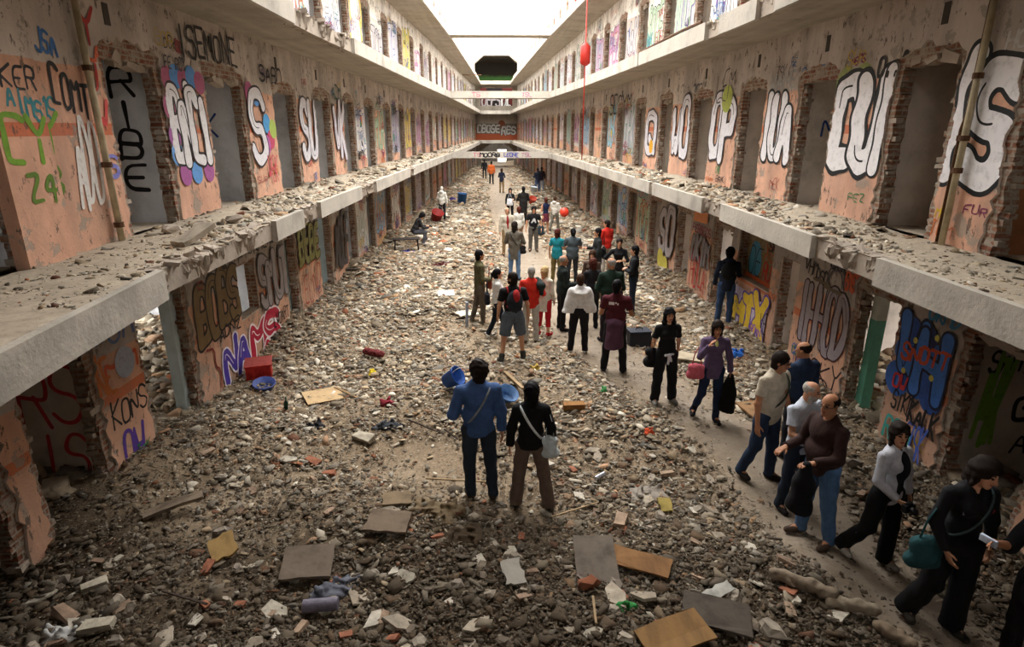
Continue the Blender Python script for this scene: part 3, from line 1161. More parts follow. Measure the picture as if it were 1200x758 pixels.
# ------------------------------------------------------------------ roof and skylight, near hall, far end
mb = MB()
mb.box((0, .8, 12.55), (22, 18.8, .3), 0)
for sg in (-1, 1):
    mb.box((sg * 8.1 + .3, 42, 12.55), (5.2, 68, .3), 0)
structure(mb.build('ceiling', ['slab']))
mb = MB()
mb.box((0, -8.2, 3.9), (26, .3, 8.2), 0)
mb.box((0, -8.2, 12.0), (26, .3, 1.4), 0)
mb.box((0, -8.2, 8.4), (26, .3, 1.2), 0)
for xx in (-10, 0, 10):
    mb.box((xx, -8.2, 10.3), (7 if xx else 1.2, .3, 4.8), 0)
structure(mb.build('wall_back', ['dark_wall']))
mb = MB()
for sg in (-1, 1):
    mb.box((sg * 9.7 + .3, -1, 6.2), (.3, 14.5, 13), 0)
structure(mb.build('wall_hall', ['dark_wall']))

# far end wall: arch, graffiti panels and the eight-sided opening into the rotunda
mb = MB()
arch = [(-1.95, .0)] + [(-.0 + 1.95 * math.cos(math.pi - math.pi * i / 14), 1.3 + 1.35 * math.sin(math.pi * i / 14)) for i in range(15)] + [(1.95, .0)]
fend = lambda u: 76.0


def end_plate(mb, x0, x1, z0, z1, holes, ya, yb, mi):
    tmp = MB()
    plate(tmp, x0, x1, z0, z1, holes, lambda a: 0.0, 0, 1, mi, mi, mi, 1, .5)
    mb.add([(v[1], ya + v[0] * (yb - ya), v[2]) for v in tmp.v], tmp.f, mi)


end_plate(mb, -8, 8, 0, 2.98, [arch], 76, 76.5, 0)
end_plate(mb, -8, 8, 2.98, 6.2, [], 76, 76.5, 1)
end_plate(mb, -8, 8, 6.2, 9.36, [[(-2.0, 6.9), (1.8, 6.9), (1.8, 8.9), (-2.0, 8.9)]], 76, 76.5, 1)
octo = [(-1.7, 9.4), (1.5, 9.4), (2.45, 10.3), (2.45, 11.5), (1.4, 12.35), (-1.55, 12.35), (-2.6, 11.5), (-2.6, 10.3)]
end_plate(mb, -8, 8, 9.36, 12.6, [octo], 76, 76.4, 2)
s = Surf(mb, lambda u, v, d: (u, 76 - d, v), (), 3)
for a, b, q, c in ((-2.4, 3.15, 0, ''),):
    s.poly([(-2.7, 3.0), (2.4, 3.0), (2.4, 3.75), (-2.7, 3.75)], hx('a8522e'))
s.layer += 1
s.poly([(-2.7, 3.75), (2.4, 3.75), (2.4, 4.9), (-2.7, 4.9)], hx('6b6358'))
s.layer += 1
s.disc((.5, 4.85), .42, hx('7a3f22'), 20)
s.layer += 1
s.text('CBOSE', -2.4, 3.9, 2.6, .8, hx('2a2622'), .2, 'bubble', hx('c0beb8'))
s.text('RGS', .5, 3.7, 1.6, .9, hx('2a2622'), .2, 'bubble', hx('b5b3ae'))
structure(mb.build('wall_end', ['slab', 'slab', 'partition_warm', 'paint'], colors=True))
mb = MB()
mb.box((0, 79, 7.8), (5.5, .2, 3.0), 0)
s = Surf(mb, lambda u, v, d: (u, 78.9 - d, v), (), 1)
s.poly([(-2.6, 6.5), (2.6, 6.5), (2.6, 9.2), (-2.6, 9.2)], hx('5a1f1c'))
s.layer += 1
s.poly([(-1.3, 6.5), (.6, 6.5), (.6, 9.2), (-1.3, 9.2)], hx('1c1416'))
s.layer += 1
s.text('OEPS', -1.9, 6.95, 2.2, 1.5, hx('2a1416'), .2, 'bubble', hx('b5aeb0'))
s.text('OC', .5, 6.95, 1.2, 1.6, hx('1c1c1e'), .25, 'bubble', hx('dcdcdc'))
structure(mb.build('wall_end', ['dark_wall', 'paint'], colors=True))
# rotunda beyond: eight-sided frame, dark drum with green and brown painted bands
mb = MB()
big = [(a * 1.13 - .0, 10.9 + (b - 10.9) * 1.22) for a, b in octo]
for i in range(8):
    a0, b0 = octo[i], octo[(i + 1) % 8]
    a1, b1 = big[i], big[(i + 1) % 8]
    vs = [(a0[0], 75.6, a0[1]), (b0[0], 75.6, b0[1]), (b1[0], 75.6, b1[1]), (a1[0], 75.6, a1[1]), (a0[0], 76.6, a0[1]), (b0[0], 76.6, b0[1]), (b1[0], 76.6, b1[1]), (a1[0], 76.6, a1[1])]
    mb.add(vs, [(0, 1, 2, 3), (7, 6, 5, 4), (0, 4, 5, 1), (2, 6, 7, 3), (0, 3, 7, 4), (1, 5, 6, 2)], 0)
structure(mb.build('trim_90', ['slab']))
t = NT('rotunda_paint', .9)
sx = t.nd('ShaderNodeSeparateXYZ')
t.l.new(t.pos(), sx.inputs[0])
zz = t.math('MULTIPLY_ADD', t.noise(1.2, 4), .5, sx.outputs[2])
t.color(t.ramp(t.math('MULTIPLY', t.math('SUBTRACT', zz, 8.0), .125), [(0.0, hx('8a4a2c')), (0.2, hx('8a4a2c')), (0.23, hx('3f6a3c')), (0.36, hx('47743f')), (0.42, hx('2a2622')), (1.0, hx('2a2622'))], 'LINEAR'))
mb = MB()
N = 24
R = 9.0
for i in range(N):
    a0, a1 = math.pi * i / N, math.pi * (i + 1) / N
    p0, p1 = (R * math.cos(a0), 77 + R * math.sin(a0)), (R * math.cos(a1), 77 + R * math.sin(a1))
    mb.add([(p0[0], p0[1], 9.1), (p1[0], p1[1], 9.1), (p1[0], p1[1], 12.5), (p0[0], p0[1], 12.5)], [(0, 1, 2, 3)], 0)
    q0, q1 = [(p[0] * 1.0, p[1]) for p in (p0, p1)]
    mb.add([(q0[0], q0[1], 12.5), (q1[0], q1[1], 12.5), (0, 77, 12.5)], [(0, 1, 2)], 0)
    if 3 < i < 20:
        mb.add([(p0[0], p0[1], 0), (p1[0], p1[1], 0), (p1[0], p1[1], 9.1), (p0[0], p0[1], 9.1)], [(0, 1, 2, 3)], 1) if i not in (11,) else mb.add([(p0[0], p0[1], 1.6), (p1[0], p1[1], 1.6), (p1[0], p1[1], 9.1), (p0[0], p0[1], 9.1)], [(0, 1, 2, 3)], 1)
structure(mb.build('wall_rotunda', ['rotunda_paint', 'dark_wall']))
# gallery landings closing the far end
for z in (2.74, 5.94, 9.1):
    mb = MB()
    mb.box((-.15, 74.6, z + .13), (6.5, 3.6, .26), 0)
    mb.box((-.15, 72.75, z + .15), (3.6, .1, .36), 1)
    structure(mb.build('floor', ['slab', 'fascia']))

# neighbouring wings seen through the torn-down ground cells
mb = MB()
mb.box((-16, 14, 3.2), (.4, 34, 7), 0)
mb.box((17.5, 14, 3.2), (.4, 34, 7), 0)
structure(mb.build('wall_yard', ['outside_wall']))

# ------------------------------------------------------------------ ground
PC = [(-8, 4.6), (4.2, 3.86), (5.7, 3.58), (7.2, 3.6), (8.5, 3.2), (10.2, 2.5), (12.1, 2.0), (13.9, 1.66), (17.4, 1.15), (22.8, .92), (32.6, .4), (44, .18), (76, 0)]


def path_d(x, y):
    c = np.interp(y, [a for a, b in PC], [b for a, b in PC])
    w = np.interp(y, [4, 9, 14, 22, 40], [.55, .7, .75, .85, .85])
    return np.abs(x - c) / w


_ph = RN.uniform(0, 6.28, (24,))
_fr = RN.uniform(.25, 2.6, (24, 2)) * RN.choice([-1, 1], (24, 2))


def gz(x, y):
    x = np.asarray(x, float)
    y = np.asarray(y, float)
    h = np.zeros_like(x + y)
    for i in range(24):
        f = math.hypot(*_fr[i])
        h = h + np.sin(_fr[i, 0] * x + _fr[i, 1] * y + _ph[i]) * .028 / (f ** .8)
    pd = path_d(x, y)
    clear = np.clip((pd - .8) / .7, 0, 1)
    wl = np.interp(y, [-8, 10, 22, 38, 76], [-4.65, -4.65, -4.55, -3.85, -2.6])
    wr = np.interp(y, [-8, 12, 20, 37, 76], [5.3, 5.3, 5.1, 4.35, 2.35])
    dw = np.minimum(x - wl, wr - x)
    bank = .20 * np.clip(1 - dw / 1.3, 0, 1) ** 1.4
    return np.where(dw > -1.0, h * (.35 + .65 * clear) + bank * (.3 + .7 * clear), h * .5 + .1)


def g1(x, y):
    return float(gz(np.array([x]), np.array([y]))[0])


ys = np.concatenate([np.arange(-4, 16, .09), np.arange(16, 32, .2), np.arange(32, 92, .6)])
xs = np.arange(-14, 14.01, .09)
X, Y = np.meshgrid(xs, ys)
Z = gz(X, Y) + RN.normal(0, .006, X.shape)
V = np.stack([X.ravel(), Y.ravel(), Z.ravel()], 1)
nx, ny = len(xs), len(ys)
I = np.arange(nx * ny).reshape(ny, nx)
F = np.stack([I[:-1, :-1].ravel(), I[:-1, 1:].ravel(), I[1:, 1:].ravel(), I[1:, :-1].ravel()], 1)
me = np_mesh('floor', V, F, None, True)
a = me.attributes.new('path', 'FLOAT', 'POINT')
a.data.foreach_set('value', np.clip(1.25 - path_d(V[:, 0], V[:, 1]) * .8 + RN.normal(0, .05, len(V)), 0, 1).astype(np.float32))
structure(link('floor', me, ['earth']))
mb = MB()
mb.box((0, 40, -.35), (160, 200, .1), 0)
structure(mb.build('floor', ['slab_top']))

# ------------------------------------------------------------------ rubble
PAL = np.array([hx(c) for c in ('b7ab98', 'cbc1b0', '9c8f7d', 'd9d2c4', 'a8a095', 'c2b7a6', '8d8171', 'b5a188', 'c9b79c', 'a98a6c', 'e2ddd2', '97948e', 'b89a80', 'a56a4c', '7f776c', 'c7a184', '8b5c48', 'dcd8cf')])
PW = np.array([10, 12, 9, 9, 8, 11, 7, 8, 7, 4, 6, 6, 4, 2.2, 6, 3, 1.6, 6.])
PW = PW / PW.sum()


def fragments(cx, cy, cz, size, flat, seed, tilt=.45, dark=None):
    """irregular broken slabs and lumps as one vertex cloud; returns V, F(quads), colours"""
    r = np.random.RandomState(seed)
    n = len(cx)
    K = 6
    asp = r.uniform(.22, 1.0, (n, 1))
    bx = np.array([-1, 0, 1, 1, 0, -1.])
    by = np.array([-1, -1, -1, 1, 1, 1.])
    jc = np.array([1, .15, 1, 1, .15, 1.])
    px = bx + r.uniform(-.55, .4, (n, K)) * np.sign(bx + 1e-9) * jc
    py = (by + r.uniform(-.7, .3, (n, K)) * by * jc) * asp
    th = flat[:, None]
    top = np.stack([px * .95, py * .95, np.broadcast_to(th, px.shape) * r.uniform(.92, 1.08, (n, K))], 2)
    bot = np.stack([px, py, -np.broadcast_to(th, px.shape)], 2)
    ctop = np.stack([np.zeros(n), np.zeros(n), flat * 1.0], 1)[:, None]
    P = np.concatenate([top, bot, ctop], 1) * size[:, None, None]
    # rotation
    yaw = r.uniform(0, 2 * np.pi, n)
    tx = r.normal(0, tilt, n)
    ty = r.normal(0, tilt, n)
    cyw, syw, cx_, sx_, cy_, sy_ = np.cos(yaw), np.sin(yaw), np.cos(tx), np.sin(tx), np.cos(ty), np.sin(ty)
    x, y, z = P[..., 0], P[..., 1], P[..., 2]
    x, y = x * cyw[:, None] - y * syw[:, None], x * syw[:, None] + y * cyw[:, None]
    y, z = y * cx_[:, None] - z * sx_[:, None], y * sx_[:, None] + z * cx_[:, None]
    x, z = x * cy_[:, None] + z * sy_[:, None], -x * sy_[:, None] + z * cy_[:, None]
    V = np.stack([x + cx[:, None], y + cy[:, None], z + cz[:, None]], 2).reshape(-1, 3)
    m = 2 * K + 1
    k = np.arange(K)
    side = np.stack([k, k + K, (k + 1) % K + K, (k + 1) % K], 1)
    cap = np.stack([np.full(K // 2, 2 * K), np.arange(0, K, 2), np.arange(1, K, 2), (np.arange(2, K + 1, 2)) % K], 1)
    f = np.concatenate([side, cap], 0)
    F = (f[None] + (np.arange(n) * m)[:, None, None]).reshape(-1, 4)
    ci = r.choice(len(PAL), n, p=PW)
    C = PAL[ci] * r.uniform(.32, 1.0, (n, 1)) * np.array([[1.0, .95, .87]])
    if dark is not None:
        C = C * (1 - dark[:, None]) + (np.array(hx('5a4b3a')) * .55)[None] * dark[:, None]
    C = np.repeat(C, m, 0)
    return V, F, C


def density(x, y):
    pd = path_d(x, y)
    d = np.clip((pd - .75) / .5, .05, 1)
    # trodden clearings seen in the photograph
    for (cx, cy, rx, ry, k) in ((-1.0, 7.3, .9, 1.1, .8), (-2.6, 8.6, .6, 1.2, .7), (-3.6, 6.0, .6, .8, .7), (0.2, 6.1, .5, .5, .5), (-.3, 12.3, 1.2, 1.4, .5)):
        d = d * (1 - k * np.exp(-((x - cx) / rx) ** 2 - ((y - cy) / ry) ** 2))
    patch = .55 + .45 * np.sin(x * 1.3 + 1.1 * np.sin(y * .8)) * np.sin(y * 1.1 + 1.3 * np.sin(x * .9))
    return d * np.clip(patch + .25, .2, 1)


def scatter_ground(n, y0, y1, smin, smax, seed, power=2.2, xlim=None):
    r = np.random.RandomState(seed)
    u = r.uniform(0, 1, n * 3)
    y = 1 / (1 / y0 + u * (1 / y1 - 1 / y0))        # thins out with distance as the view does
    wl = np.interp(y, [-8, 10, 22, 38, 76], [-4.65, -4.65, -4.55, -3.85, -2.6])
    wr = np.interp(y, [-8, 12, 20, 37, 76], [5.3, 5.3, 5.1, 4.35, 2.35])
    x = wl - .3 + r.uniform(0, 1, n * 3) * (wr - wl + .6)
    keep = r.uniform(0, 1, n * 3) < density(x, y)
    x, y = x[keep][:n], y[keep][:n]
    u = r.uniform(0, 1, len(x))
    s = (smin ** -power + u * (smax ** -power - smin ** -power)) ** (-1 / power)
    s = s * np.clip(y / 7.0, 1, 3.5) ** .7
    # along the path only grit
    s = np.where(path_d(x, y) < 1.0, np.minimum(s, .035), s)
    return x, y, s, r


parts = []
for (n, y0, y1, a, b, sd, pw) in ((80000, 3.2, 9, .009, .085, 1, 2.0), (36000, 8, 16, .010, .08, 2, 2.0), (20000, 14, 30, .014, .08, 3, 2.0), (9000, 28, 76, .025, .10, 4, 2.2), (700, 3.2, 11, .05, .11, 5, 2.2)):
    x, y, s, r = scatter_ground(n, y0, y1, a, b, sd, pw)
    flat = np.where(r.uniform(0, 1, len(x)) < .8, r.uniform(.04, .13, len(x)), r.uniform(.13, .34, len(x)))
    z = gz(x, y) + s * flat * .6 + (r.uniform(0, .05, len(x)) if sd != 5 else 0)
    dark = np.clip((8.5 - y) / 4.4 + r.normal(0, .2, len(x)), 0, .86)  # dim foreground painted into the fragment colours, stronger towards the near end
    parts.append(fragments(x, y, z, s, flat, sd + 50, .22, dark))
# rubble in and beyond the torn-down cells
r = np.random.RandomState(77)
for (xa, xb, n) in ((-11.5, -4.9, 5000), (5.4, 13.5, 6000)):
    x = r.uniform(xa, xb, n)
    y = r.uniform(5, 24, n)
    s = r.uniform(.03, .16, n)
    fl = r.uniform(.12, .5, n)
    parts.append(fragments(x, y, gz(x, y) + .03, s, fl, int(n), .35))


def join(parts):
    off = 0
    Vs, Fs, Cs = [], [], []
    for V, F, C in parts:
        Vs.append(V)
        Fs.append(F + off)
        Cs.append(C)
        off += len(V)
    return np.concatenate(Vs), np.concatenate(Fs), np.concatenate(Cs)


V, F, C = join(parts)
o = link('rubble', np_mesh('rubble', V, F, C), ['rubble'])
tag(o, 'broken plaster, brick and dust strewn over the ground floor', 'rubble', None, 'stuff')

# debris on the second-storey galleries
for side in ('left', 'right'):
    fx, ex, sg = SIDE[side]
    r = np.random.RandomState(9 if sg > 0 else 8)
    n = 15000
    y = 1 / (1 / 4.5 + r.uniform(0, 1, n) * (1 / 74. - 1 / 4.5))
    w = np.interp(y, [a for a in (-8, 10, 22, 38, 76)], [fx(a) for a in (-8, 10, 22, 38, 76)])
    e = np.array([ex(v) for v in y])
    t = r.beta(1.5, 1.6, n)
    dens = np.interp(y, [4.5, 6.5, 8, 10], [.2, .3, .8, 1.0])
    k = r.uniform(0, 1, n) < dens
    x = w + (e - w) * (t * .98 + .02)
    s = (.014 ** -1.9 + r.uniform(0, 1, n) * (.13 ** -1.9 - .014 ** -1.9)) ** (-1 / 1.9)
    s = s * np.clip(y / 9, 1, 2.2) ** .8 * np.where(y < 7.5, .5, .72)
    pile = .09 * np.clip(1 - np.abs(t - .25) * 2.2, 0, 1) * np.interp(y, [4, 7.5, 9, 20], [0, .2, 1, 1.2])
    fl = r.uniform(.08, .35, n)
    z = 2.98 + s * fl * .5 + pile * r.uniform(0, 1, n)
    V, F, C = fragments(x[k], y[k], z[k], s[k], fl[k], 33 + sg, .35)
    # dust heap under it
    yy = np.concatenate([np.arange(3, 30, .12), np.arange(30, 76, .5)])
    tt = np.linspace(0, 1, 14)
    TT, YY = np.meshgrid(tt, yy)
    ww = np.array([fx(v) for v in yy])[:, None]
    ee = np.array([ex(v) for v in yy])[:, None]
    ZZ = 2.985 + .08 * np.clip(1 - np.abs(TT - .25) * 2.2, 0, 1) * np.interp(YY, [4, 7.5, 9, 20], [0, .2, 1, 1.2]) * (1 + .22 * np.sin(YY * 1.9 + TT * 5) + .2 * np.sin(YY * .83 + TT * 2)) + RN.normal(0, .006, TT.shape)
    V2 = np.stack([(ww + (ee - ww) * TT * .985).ravel(), YY.ravel(), ZZ.ravel()], 1)
    a_, b_ = TT.shape
    I = np.arange(a_ * b_).reshape(a_, b_)
    F2 = np.stack([I[:-1, :-1].ravel(), I[:-1, 1:].ravel(), I[1:, 1:].ravel(), I[1:, :-1].ravel()], 1)
    C2 = np.tile(np.array(hx('ada08d')), (len(V2), 1)) * RN.uniform(.9, 1.1, (len(V2), 1))
    V, F, C = join([(V, F, C), (V2, F2, C2)])
    o = link('gallery_rubble', np_mesh('gallery_rubble', V, F, C), ['rubble'])
    tag(o, 'pale debris heaped along the %s upper gallery walkway' % side, 'rubble', None, 'stuff')

# ------------------------------------------------------------------ people: bodies and clothes as smooth implicit surfaces
def surface_nets(Fd, org, h):
    """Fd: (nx,ny,nz) field, negative inside -> verts, quads"""
    ins = Fd < 0
    nx, ny, nz = Fd.shape
    c = np.zeros((nx - 1, ny - 1, nz - 1), np.int8)
    for dx in (0, 1):
        for dy in (0, 1):
            for dz in (0, 1):
                c += ins[dx:nx - 1 + dx, dy:ny - 1 + dy, dz:nz - 1 + dz]
    act = (c > 0) & (c < 8)
    idx = -np.ones(act.shape, np.int64)
    ii = np.argwhere(act)
    idx[act] = np.arange(len(ii))
    P = np.zeros((len(ii), 3))
    W = np.zeros(len(ii))
    cr = [(a, b) for a in range(8) for b in range(a + 1, 8) if bin(a ^ b).count('1') == 1]
    cv = [Fd[ii[:, 0] + (k & 1), ii[:, 1] + ((k >> 1) & 1), ii[:, 2] + ((k >> 2) & 1)] for k in range(8)]
    for a, b in cr:
        va, vb = cv[a], cv[b]
        m_ = (va < 0) != (vb < 0)
        t = np.where(m_, va / np.where(m_, va - vb, 1), 0)
        pa = np.array([a & 1, (a >> 1) & 1, (a >> 2) & 1], float)
        pb = np.array([b & 1, (b >> 1) & 1, (b >> 2) & 1], float)
        P += np.where(m_[:, None], pa + (pb - pa) * t[:, None], 0)
        W += m_
    P = ii + P / W[:, None]
    quads = []
    for ax in range(3):
        A = np.take(ins, range(Fd.shape[ax] - 1), ax)
        B = np.take(ins, range(1, Fd.shape[ax]), ax)
        e = np.argwhere(A != B)
        o1, o2 = [(1, 2), (2, 0), (0, 1)][ax]
        ok = (e[:, o1] > 0) & (e[:, o2] > 0) & (e[:, o1] < Fd.shape[o1] - 1) & (e[:, o2] < Fd.shape[o2] - 1)
        e = e[ok]
        d1 = np.zeros(3, int)
        d1[o1] = 1
        d2 = np.zeros(3, int)
        d2[o2] = 1
        q = np.stack([idx[tuple((e - d1 - d2).T)], idx[tuple((e - d2).T)], idx[tuple(e.T)], idx[tuple((e - d1).T)]], 1)
        flip = ~ins[tuple(e.T)]
        q[flip] = q[flip][:, ::-1]
        quads.append(q)
    return P * h + org, np.concatenate(quads)


class Blob:
    """smooth union of round cones and ellipsoids on a grid, with cuts"""

    def __init__(s, h, k=.03):
        s.h, s.k, s.pr, s.cuts = h, k, [], []

    def cone(s, a, b, ra, rb, k=None, sub=False, cuts=()):
        s.pr.append(('c', np.array(a, float), np.array(b, float), ra, rb, s.k if k is None else k, sub, cuts))
        return s

    def ell(s, c, r, R=None, k=None, sub=False):
        s.pr.append(('e', np.array(c, float), np.array(r, float), R, None, s.k if k is None else k, sub, ()))
        return s

    def cut(s, p, n):
        """keeps the side n points away from"""
        s.cuts.append((np.array(p, float), np.array(n, float) / np.linalg.norm(n)))
        return s

    def mesh(s, wob=0.0, wf=14.0, seed=0):
        lo = np.full(3, 1e9)
        hi = np.full(3, -1e9)
        for p in s.pr:
            if p[6]:
                continue
            if p[0] == 'c':
                r = max(p[3], p[4])
                lo = np.minimum(lo, np.minimum(p[1], p[2]) - r)
                hi = np.maximum(hi, np.maximum(p[1], p[2]) + r)
            else:
                r = p[2].max()
                lo = np.minimum(lo, p[1] - r)
                hi = np.maximum(hi, p[1] + r)
        lo -= 3 * s.h + .02
        hi += 3 * s.h + .02
        n = np.ceil((hi - lo) / s.h).astype(int) + 1
        ax = [lo[i] + s.h * np.arange(n[i]) for i in range(3)]
        D = np.full(n, .08, np.float64)
        for p in s.pr:
            k = p[5]
            if p[0] == 'c':
                r = max(p[3], p[4]) + k + .03
                a0, a1 = np.minimum(p[1], p[2]) - r, np.maximum(p[1], p[2]) + r
            else:
                r = p[2].max() + k + .03
                a0, a1 = p[1] - r, p[1] + r
            sl = tuple(slice(max(0, int((a0[i] - lo[i]) / s.h)), min(n[i], int((a1[i] - lo[i]) / s.h) + 2)) for i in range(3))
            G = np.meshgrid(*[ax[i][sl[i]] for i in range(3)], indexing='ij', sparse=True)
            if p[0] == 'c':
                ba = p[2] - p[1]
                L2 = ba @ ba + 1e-12
                q = [G[i] - p[1][i] for i in range(3)]
                t = np.clip((q[0] * ba[0] + q[1] * ba[1] + q[2] * ba[2]) / L2, 0, 1)
                d = np.sqrt((q[0] - t * ba[0]) ** 2 + (q[1] - t * ba[1]) ** 2 + (q[2] - t * ba[2]) ** 2) - (p[3] + (p[4] - p[3]) * t)
            else:
                q = [G[i] - p[1][i] for i in range(3)]
                if p[3] is not None:
                    R = p[3]
                    q = [q[0] * R[0][j] + q[1] * R[1][j] + q[2] * R[2][j] for j in range(3)]
                r3 = p[2]
                k0 = np.sqrt((q[0] / r3[0]) ** 2 + (q[1] / r3[1]) ** 2 + (q[2] / r3[2]) ** 2)
                k1 = np.sqrt((q[0] / r3[0] ** 2) ** 2 + (q[1] / r3[1] ** 2) ** 2 + (q[2] / r3[2] ** 2) ** 2)
                d = k0 * (k0 - 1) / np.maximum(k1, 1e-6)
            for (cp, cn) in p[7]:
                cn = np.array(cn, float)
                cn = cn / np.linalg.norm(cn)
                d = np.maximum(d, (G[0] - cp[0]) * cn[0] + (G[1] - cp[1]) * cn[1] + (G[2] - cp[2]) * cn[2])
            old = D[sl]
            if p[6]:
                D[sl] = np.maximum(old, -d)
            else:
                hh = np.maximum(k - np.abs(old - d), 0) / k
                D[sl] = np.minimum(old, d) - hh * hh * k * .25
        X = np.meshgrid(*ax, indexing='ij', sparse=True)
        if wob:
            D = D + wob * (np.sin(X[2] * wf * 2.1 + 3 * np.sin(X[0] * wf * .6 + seed) + X[1] * wf * .7) * np.cos(X[0] * wf * .8 + seed * 1.7 + X[1] * wf))
        for cp, cn in s.cuts:
            D = np.maximum(D, (X[0] - cp[0]) * cn[0] + (X[1] - cp[1]) * cn[1] + (X[2] - cp[2]) * cn[2])
        return surface_nets(D, lo, s.h)


def nrm(v):
    v = np.array(v, float)
    return v / np.linalg.norm(v)


def rotm(yaw=0, pitch=0, roll=0):
    """yaw about z (positive = to the person's left), pitch forward, roll to the right"""
    return np.array(Euler((-pitch, roll, yaw), 'XYZ').to_matrix())


SKIN = simple('skin', 'c08e70', .55, .06, 6, .1)
SKIN2 = simple('skin_tan', 'a87556', .55, .06, 6, .1)
simple('eye', '2a1d18', .4, 0, 4, 0)
simple('lip', '9c5148', .5, 0, 4, 0)


def cloth(hexc, rough=.88):
    n = 'cloth_' + hexc
    if n in MATS:
        return MATS[n]
    t = NT(n, rough)
    col = hx(hexc)
    t.color(t.ramp(t.noise(14, 5, .65), [(.3, tuple(x * .75 for x in col)), (.7, tuple(min(1, x * 1.12) for x in col))]))
    t.bump(t.noise(20, 5, .6, stretch=(1, 1, .5)), .5, .02)
    return t.m


def obj_np(name, VF, mats, parent, matfn=None):
    V, F = VF
    me = np_mesh(name, V, F, None, True)
    for m_ in mats:
        me.materials.append(m_ if not isinstance(m_, str) else MATS[m_])
    if matfn is not None:
        C = V[F].mean(1)
        me.polygons.foreach_set('material_index', matfn(C).astype(np.int32))
    o = bpy.data.objects.new(name, me)
    COL.objects.link(o)
    o.parent = parent
    return o


